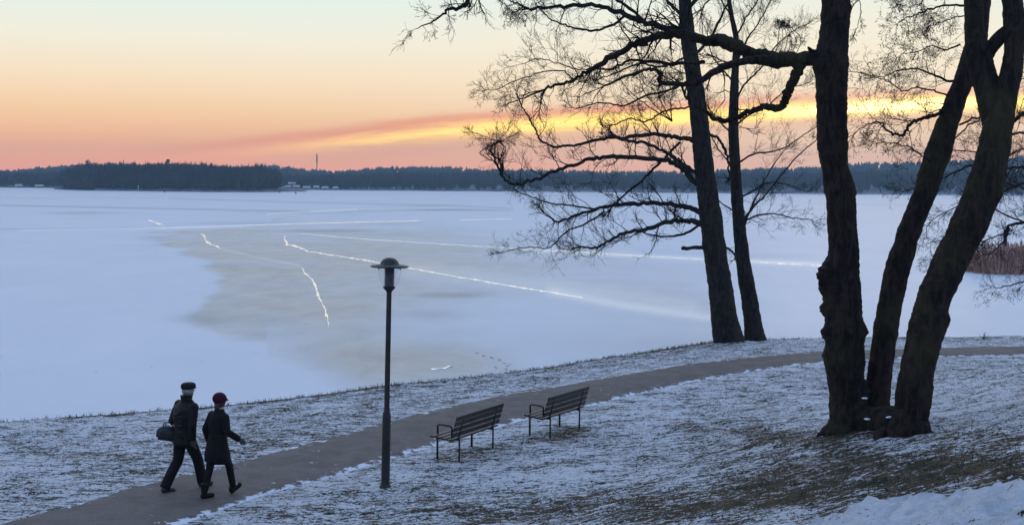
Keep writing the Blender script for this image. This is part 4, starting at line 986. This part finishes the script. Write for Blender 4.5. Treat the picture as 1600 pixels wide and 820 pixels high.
def head(mb, T, c_r, c_f, z, yaw, s_=1.0):
    """face at half head height: brow, nose, lips, chin, ears"""
    def h(r_, f, zz):
        cy, sy = math.cos(yaw), math.sin(yaw); return T(c_r + (r_ * cy + f * sy) * s_, c_f + (-r_ * sy + f * cy) * s_, z + zz * s_)
    rot = Matrix.Rotation(-(THETA + yaw), 3, 'Z')
    mb.ball(h(0, -.012, .025), .092 * s_, (.86, 1.08, 1.08), 20, rot); mb.ball(h(0, .028, -.04), .066 * s_, (.88, .95, 1.05), 16, rot)
    mb.ball(h(0, .055, -.085), .026 * s_, (1.2, .9, .8), 10, rot)
    mb.tube([h(0, .082, .022), h(0, .104, -.012), h(0, .088, -.022)], [.009 * s_, .014 * s_, .011 * s_], 8)
    mb.ball(h(0, .080, -.050), .018 * s_, (1.3, .6, .45), 8, rot)
    for q_ in (-1, 1):
        mb.ball(h(q_ * .082, -.005, -.005), .026 * s_, (.4, .75, 1.15), 10, rot); mb.ball(h(q_ * .032, .073, .028), .017 * s_, (1.3, .6, .5), 8, rot)
    return h
THETA = R(41)

def boot(mb, T, r_, f, z, pitch=0, L=.27, toe=None):
    """shoe from heel to toe; pitch>0 raises the toe"""
    cp, sp_ = math.cos(pitch), math.sin(pitch)
    def p(a, hgt): return T(r_ + (a * .06 if toe is None else a * toe), f + a * cp - hgt * sp_, z + a * sp_ + hgt * cp)
    mb.tube([p(-.06, .045), p(0, .05), p(.08, .05), p(.15, .042), p(L - .08, .032)], [.034, .043, .044, .046, .032], 12, flat=.95)
    mb.tube([p(-.05, .012), p(.05, .010), p(.15, .010), p(L - .085, .012)], [.030, .036, .042, .028], 10, flat=.4)
    mb.tube([p(-.005, .03), p(-.01, .12)], [.042, .046], 12)
def person(base_px, ymult, label, build):
    pass

# -- man
g_ = at_z(289, 766, PZ + .02); base = (g_[0], g_[1], PZ + .028)
man = empty('person', base, 'man in black leather jacket and dark flat cap walking away, grey hair, bag at hip', 'person', 'couple walking on the path')
T = frame(THETA, (0, 0, 0))
def J(*a): return T(*a)
yaw0 = -THETA
rear, frnt = (-.08, -.34), (.06, .31)
b_ = MB()
b_.loft([(T(0, -.01, .84), .16, .11, yaw0), (T(0, -.005, .95), .165, .115, yaw0), (T(0, .01, 1.08), .145, .10, yaw0), (T(0, .03, 1.25), .17, .11, yaw0), (T(0, .04, 1.38), .18, .11, yaw0), (T(0, .05, 1.46), .12, .08, yaw0), (T(0, .055, 1.50), .06, .06, yaw0)])
b_.tube([T(0, .05, 1.44), T(0, .07, 1.60)], [.062, .055], 12)
head(b_, T, 0, .085, 1.66, R(10))
legs = {'rear': [T(-.09, -.01, .90), T(-.10, -.06, .50), T(rear[0], rear[1], .10)], 'front': [T(.09, 0, .90), T(.10, .18, .52), T(frnt[0], frnt[1], .10)]}
for k, r_ in (('rear', 0), ('front', 0)):
    a_, k_, c_ = legs[k]; b_.tube([a_, a_.lerp(k_, .5), k_, k_.lerp(c_, .35), c_], [.085, .075, .055, .053, .036], 12)
    b_.tube([c_, c_ + T(0, .04, -.045), c_ + T(0, .14, -.06)], [.036, .038, .028], 10)
armL = [T(-.20, .04, 1.40), T(-.275, -.03, 1.12), T(-.20, .17, 1.02)]; armR = [T(.20, .04, 1.40), T(.265, -.03, 1.12), T(.255, -.02, .86)]
for a_ in (armL, armR): b_.tube([a_[0], a_[0].lerp(a_[1], .5), a_[1], a_[1].lerp(a_[2], .4), a_[2]], [.05, .045, .038, .036, .026], 10)
hand(b_, T, armL[2], T(.06, .12, 0), T(.9, -.3, 0)); hand(b_, T, armR[2], T(.03, .01, -.15), T(.4, .5, 0))
b_.fused('body', M['skin'], man, .0085, 2)
for w_, a_, n_ in ((armL[2], T(.06, .12, 0), T(.9, -.3, 0)), (armR[2], T(.03, .01, -.15), T(.4, .5, 0))):
    b_ = MB(); hand(b_, T, w_, a_, n_, 1.03, 1.3); b_.fused('glove', M['dark'], man, .0075, 1)
# trousers
b_ = MB()
b_.loft([(T(0, -.01, .78), .13, .10, yaw0), (T(0, -.01, .86), .18, .135, yaw0), (T(0, 0, 1.0), .175, .125, yaw0)])
for k in ('rear', 'front'):
    a_, k_, c_ = legs[k]; b_.tube([a_ + Vector((0, 0, .02)), a_.lerp(k_, .5), k_, k_.lerp(c_, .5), c_ + Vector((0, 0, -.02))], [.108, .102, .088, .086, .088], 16)
b_.fused('trousers', M['trouser'], man, .012, 3)
# jacket with turned-up collar
b_ = MB()
b_.loft([(T(0, -.015, .76), .205, .15, yaw0), (T(0, -.012, .80), .222, .165, yaw0), (T(0, 0, .92), .212, .160, yaw0), (T(0, .005, 1.05), .20, .150, yaw0), (T(0, .02, 1.22),   .25, .170, yaw0), (T(0, .035, 1.36), .262, .160, yaw0), (T(0, .04, 1.42), .215, .128, yaw0), (T(0, .045, 1.47), .14, .10, yaw0), (T(0, .05, 1.49), .085, .08, yaw0)], 28)
for a_, q_ in ((armL, -1), (armR, 1)):
    b_.ball(a_[0], .088, (1, 1, 1), 14)
    b_.tube([a_[0], a_[0].lerp(a_[1], .5), a_[1], a_[1].lerp(a_[2], .5), a_[2] + (a_[1] - a_[2]).normalized() * .01], [.085, .076, .070, .062, .056], 14)
for zf, rf in ((.80, .008), (1.05, .008)): b_.loft([(T(0, 0, zf - .012), .222 + rf, .168 + rf, yaw0), (T(0, 0, zf + .012), .222 + rf, .168 + rf, yaw0)], 28) if zf < .9 else None
for k in range(16):      # folds across the back and sleeves
    z_ = random.uniform(.85, 1.35); r0 = random.uniform(-.15, .1); b_.tube([T(r0, -.135, z_), T(r0 + .05, -.15, z_ - .02), T(r0 + .12, -.14, z_ - random.uniform(-.02, .06))], [.004, .014, .004], 6)
b_.loft([(T(0, .045, 1.45), .105, .10, yaw0), (T(0, .045, 1.50), .095, .092, yaw0), (T(0, .045, 1.585), .106, .100, yaw0)], 24)
b_.tube([T(.03, -.03, 1.53), T(.09, 0, 1.52), T(.115, .06, 1.50), T(.09, .12, 1.47)], [.014, .02, .024, .018], 8)
b_.fused('jacket', M['leather'], man, .011, 2)
b_ = MB(); boot(b_, T, rear[0], rear[1], .0, R(-8)); b_.fused('shoe', M['dark'], man, .008, 2)
b_ = MB(); boot(b_, T, frnt[0], frnt[1], .0, R(6)); b_.fused('shoe', M['dark'], man, .008, 2)
rotH = Matrix.Rotation(-(THETA + R(10)), 3, 'Z')
b_ = MB(); b_.ball(T(0, .066, 1.655), .098, (.93, 1.0, .88), 20, rotH); b_.fused('hair', M['hair'], man, .012, 2)
b_ = MB()
b_.loft([(T(0, .075, 1.683), .096, .112, yaw0), (T(0, .078, 1.70), .104, .122, yaw0), (T(0, .082, 1.735), .112, .132, yaw0), (T(0, .082, 1.765), .106, .124, yaw0), (T(0, .08, 1.785), .075, .09, yaw0), (T(0, .08, 1.792), .03, .04, yaw0)], 24)
b_.loft([(T(0, .17, 1.685), .075, .06, yaw0), (T(0, .175, 1.70), .072, .055, yaw0)], 20)
b_.fused('cap', M['cap'], man, .010, 2)

# -- shoulder bag at his left hip
bp = Vector(base) + T(-.30, -.14, .93)
bag = empty('shoulder_bag', bp, 'grey holdall with handles hanging at the hip of the walking man', 'bag')
b_ = MB(); rb = Matrix.Rotation(R(20), 3, 'Z') @ Matrix.Rotation(R(12), 3, 'Y')
b_.ball((0, 0, 0), .135, (1.30, .62, .92), 20, rb); b_.box((0, 0, -.02), (.34, .15, .20), rb, bev=.04); b_.fused('bag_body', M['bag'], bag, .011, 3)
b_ = MB(); b_.tube([rb @ Vector((-.09, -.04, .10)), rb @ Vector((-.08, -.03, .165)), rb @ Vector((-.02, -.02, .19)), rb @ Vector((.05, -.03, .165)), rb @ Vector((.07, -.04, .10))], .009, 8); b_.build('handle', M['dark'], bag, True)
b_ = MB(); b_.tube([rb @ Vector((-.10, 0, .01)) + Vector((0, 0, .0)), rb @ Vector((0, .0, .138)), rb @ Vector((.15, 0, .06))], .006, 6); b_.build('zip', M['snow'] if False else M['louvre'], bag, True)
b_ = MB(); o_ = Vector(base) - bp
b_.tube([rb @ Vector((.16, -.03, .05)), o_ + T(-.20, -.165, 1.15), o_ + T(-.16, -.115, 1.36), o_ + T(-.14, .03, 1.475), o_ + T(-.14, .17, 1.37), o_ + T(-.20, .20, 1.15), rb @ Vector((.02, .10, .06))], .013, 6, flat=.4); b_.build('strap', M['dark'], bag, True)

# -- woman
g2 = at_z(340, 776, PZ + .02); base2 = (g2[0], g2[1], PZ + .028)
wom = empty('person', base2, 'woman in black belted coat and dark red hat walking away beside the man', 'person', 'couple walking on the path')
rear2, frnt2 = (-.04, -.23), (.05, .29)
b_ = MB()
b_.loft([(T(0, -.01, .80), .155, .12, yaw0), (T(0, 0, .92), .16, .12, yaw0), (T(0, .01, 1.03), .12, .09, yaw0), (T(0, .02, 1.2), .145, .10, yaw0), (T(0, .03, 1.31), .155, .095, yaw0), (T(0, .035, 1.37), .10, .07, yaw0), (T(0, .04, 1.41), .05, .05, yaw0)])
b_.tube([T(0, .035, 1.36), T(0, .05, 1.50)], [.052, .046], 12)
head(b_, T, 0, .065, 1.555, R(18), .95)
l2 = {'rear': [T(-.08, -.01, .86), T(-.07, -.10, .47), T(rear2[0], rear2[1], .09)], 'front': [T(.08, 0, .86), T(.08, .17, .50), T(frnt2[0], frnt2[1] - .02, .13)]}
for k in ('rear', 'front'):
    a_, k_, c_ = l2[k]; b_.tube([a_, a_.lerp(k_, .5), k_, k_.lerp(c_, .35), c_], [.082, .068, .048, .05, .032], 12)
b_.tube([l2['rear'][2], l2['rear'][2] + T(0, .12, -.05)], [.034, .026], 8); b_.tube([l2['front'][2], l2['front'][2] + T(0, .12, .02)], [.034, .026], 8)
aL = [T(-.17, .03, 1.32), T(-.235, -.06, 1.08), T(-.255, .03, .86)]; aR = [T(.17, .03, 1.32), T(.24, .02, 1.09), T(.32, .20, .95)]
for a_ in (aL, aR): b_.tube([a_[0], a_[0].lerp(a_[1], .5), a_[1], a_[1].lerp(a_[2], .4), a_[2]], [.042, .038, .033, .032, .023], 10)
hand(b_, T, aL[2], T(-.03, .03, -.13), T(-.5, .5, 0), .93); hand(b_, T, aR[2], T(.05, .09, -.06), T(-.6, .3, -.5), .93)
b_.fused('body', M['skin'], wom, .0085, 2)
for w_, a_, n_ in ((aL[2], T(-.03, .03, -.13), T(-.5, .5, 0)), (aR[2], T(.05, .09, -.06), T(-.6, .3, -.5))):
    b_ = MB(); hand(b_, T, w_, a_, n_, .96, 1.3); b_.fused('glove', M['dark'], wom, .0075, 1)
b_ = MB(); b_.loft([(T(0, -.01, .74), .11, .09, yaw0), (T(0, 0, .86), .165, .125, yaw0), (T(0, 0, .98), .15, .11, yaw0)])
for k in ('rear', 'front'):
    a_, k_, c_ = l2[k]; b_.tube([a_, a_.lerp(k_, .5), k_, k_.lerp(c_, .5), c_], [.095, .082, .063, .058, .052], 14)
b_.fused('trousers', M['trouser'], wom, .011, 2)
b_ = MB()
b_.loft([(T(.0, .0, .555), .185, .150, yaw0), (T(0, 0, .59), .232, .19, yaw0), (T(0, 0, .70), .238, .196, yaw0), (T(0, 0, .82), .205, .168, yaw0), (T(0, .005, .95), .175, .14, yaw0), (T(0, .01, 1.02), .162, .128, yaw0), (T(0, .02, 1.14), .180, .138, yaw0), (T(0, .03, 1.27), .198, .132, yaw0), (T(0, .035, 1.34), .165, .108, yaw0), (T(0, .04, 1.385), .10, .085, yaw0), (T(0, .045, 1.43), .075, .075, yaw0)], 28)
for a_ in (aL, aR):
    b_.ball(a_[0] - Vector((0, 0, .01)), .073, (1, 1, 1), 14)
    b_.tube([a_[0], a_[0].lerp(a_[1], .5), a_[1], a_[1].lerp(a_[2], .5), a_[2]], [.072, .066, .062, .056, .052], 14)
b_.fused('coat', M['coat'], wom, .011, 3)
b_ = MB(); b_.loft([(T(0, .008, .995), .172, .138, yaw0), (T(0, .008, 1.035), .172, .138, yaw0)], 28)
b_.build('belt', M['leather'], wom)
for k in (0, 1):
    b_ = MB(); b_.tube([T(.17, .07, .60), T(.19 + .02 * k, .11 + .02 * k, .57), T(.20 + .03 * k, .14 + .03 * k, .50 - .02 * k), T(.22 + .03 * k, .17 + .05 * k, .44 + .02 * k)], .005, 5); b_.build('cord', M['dark'], wom, True)
b_ = MB(); boot(b_, T, rear2[0], rear2[1], .0, R(-3), .25); b_.tube([l2['rear'][2] + Vector((0, 0, .16)), l2['rear'][2] + Vector((0, 0, -.03))], [.058, .046], 12); b_.fused('boot', M['leather'], wom, .008, 2)
b_ = MB(); boot(b_, T, frnt2[0], frnt2[1], .03, R(30), .25); b_.tube([l2['front'][2].lerp(l2['front'][1], .4), l2['front'][2]], [.056, .046], 12); b_.fused('boot', M['leather'], wom, .008, 2)
b_ = MB(); rotW = Matrix.Rotation(-(THETA + R(18)), 3, 'Z'); b_.ball(T(0, .052, 1.545), .094, (.92, 1, 1.05), 18, rotW); b_.ball(T(0, 0, 1.47), .06, (1.1, .8, 1.0), 12, rotW); b_.fused('hair', M['hair_dark'], wom, .012, 2)
b_ = MB(); b_.ball(T(0, .05, 1.60), .112, (.98, 1.05, .92), 20, rotW); b_.ball(T(0, .02, 1.645), .07, (1, 1, .8), 14, rotW)
b_.loft([(T(.01, .12, 1.565), .085, .07, yaw0), (T(.015, .135, 1.55), .092, .08, yaw0), (T(.01, .12, 1.59), .07, .06, yaw0)], 16)
b_.fused('hat', M['red'], wom, .010, 3)

# ---------------------------------------------------------------- grass tufts poking through the snow
mb = MB(); n_t = 0
cand = rng.random((210000, 2))
cx_ = -13 + cand[:, 0] * 33; cy_ = 10 + cand[:, 1] * 38
_, dS2, dP2, ls2 = terrain(cx_, cy_)
ii = np.clip(np.searchsorted(gy, cy_), 0, len(gy) - 1); jj = np.clip(np.searchsorted(gx, cx_), 0, len(gx) - 1)
bb = bare[ii, jj] + .35 * (fbm(cx_ * .9, cy_ * .9, 3, 77) - .4); th = thick[ii, jj]; zz_ = Zf[ii, jj]
keep = (~ls2) & (dP2 > .05) & (th < .3) & (rng.random(len(cx_)) < np.clip(.14 + bb * .45, .04, .6)) & (np.abs(cx_) < cy_ * .46 + 2)
vs, fs = [], []
for x, y, z, b0, ds in zip(cx_[keep], cy_[keep], zz_[keep], bb[keep], dS2[keep]):
    hgt = random.uniform(.010, .030) * (4 if ds < .35 else 1) 
    for _ in range(3):
        a = random.random() * 6.283; ox, oy = random.gauss(0, .02), random.gauss(0, .02); w = random.uniform(.004, .009); l_ = random.uniform(.02, .08)
        n0 = len(vs); ca, sa = math.cos(a), math.sin(a)
        vs += [(x + ox - w * sa, y + oy + w * ca, z - .01), (x + ox + w * sa, y + oy - w * ca, z - .01), (x + ox + l_ * ca, y + oy + l_ * sa, z + hgt)]; fs.append((n0, n0 + 1, n0 + 2))
mb.v = vs; mb.f = fs; mb.mi = [0] * len(fs)
mb.build('grass', M['tuft'], kind='stuff', label='dead grass blades poking through the thin snow', category='grass')
# small weed by the shore at right
w0 = ground(1536, 529, 30)
b_ = MB()
for _ in range(16): b_.tube(wander((w0.x, w0.y, zland(w0.x, w0.y)), (random.gauss(0, .5), random.gauss(0, .3), 1), random.uniform(.12, .32), 3, .15), [.006, .005, .004, .002], 3)
b_.build('dry_weed', M['tuft'], origin=(w0.x, w0.y, 0), label='small dry weed on the bank between the right edge and the near alder', category='weed')

# ---------------------------------------------------------------- haze: pale air over the lake
b_ = MB(); x0, x1, y0_, y1_, z0, z1 = -1100, 1100, -40, 1700, -1.6, 50
b_.box(((x0 + x1) / 2, (y0_ + y1_) / 2, (z0 + z1) / 2), (x1 - x0, y1_ - y0_, z1 - z0))
hm = bpy.data.materials.new('haze'); hm.use_nodes = True; hn = hm.node_tree; hn.nodes.clear()
pv = hn.nodes.new('ShaderNodeVolumePrincipled'); pv.inputs['Color'].default_value = (.42, .64, .80, 1); pv.inputs['Density'].default_value = .00036; pv.inputs['Anisotropy'].default_value = .1
ho = hn.nodes.new('ShaderNodeOutputMaterial'); hn.links.new(pv.outputs[0], ho.inputs['Volume'])
b_.build('haze', hm, kind='stuff', label='thin blue evening haze over the frozen lake', category='haze')
print('twigs', len(A.tw.f), len(B.tw.f), len(B2.tw.f), len(D.tw.f), 'tufts', len(fs))
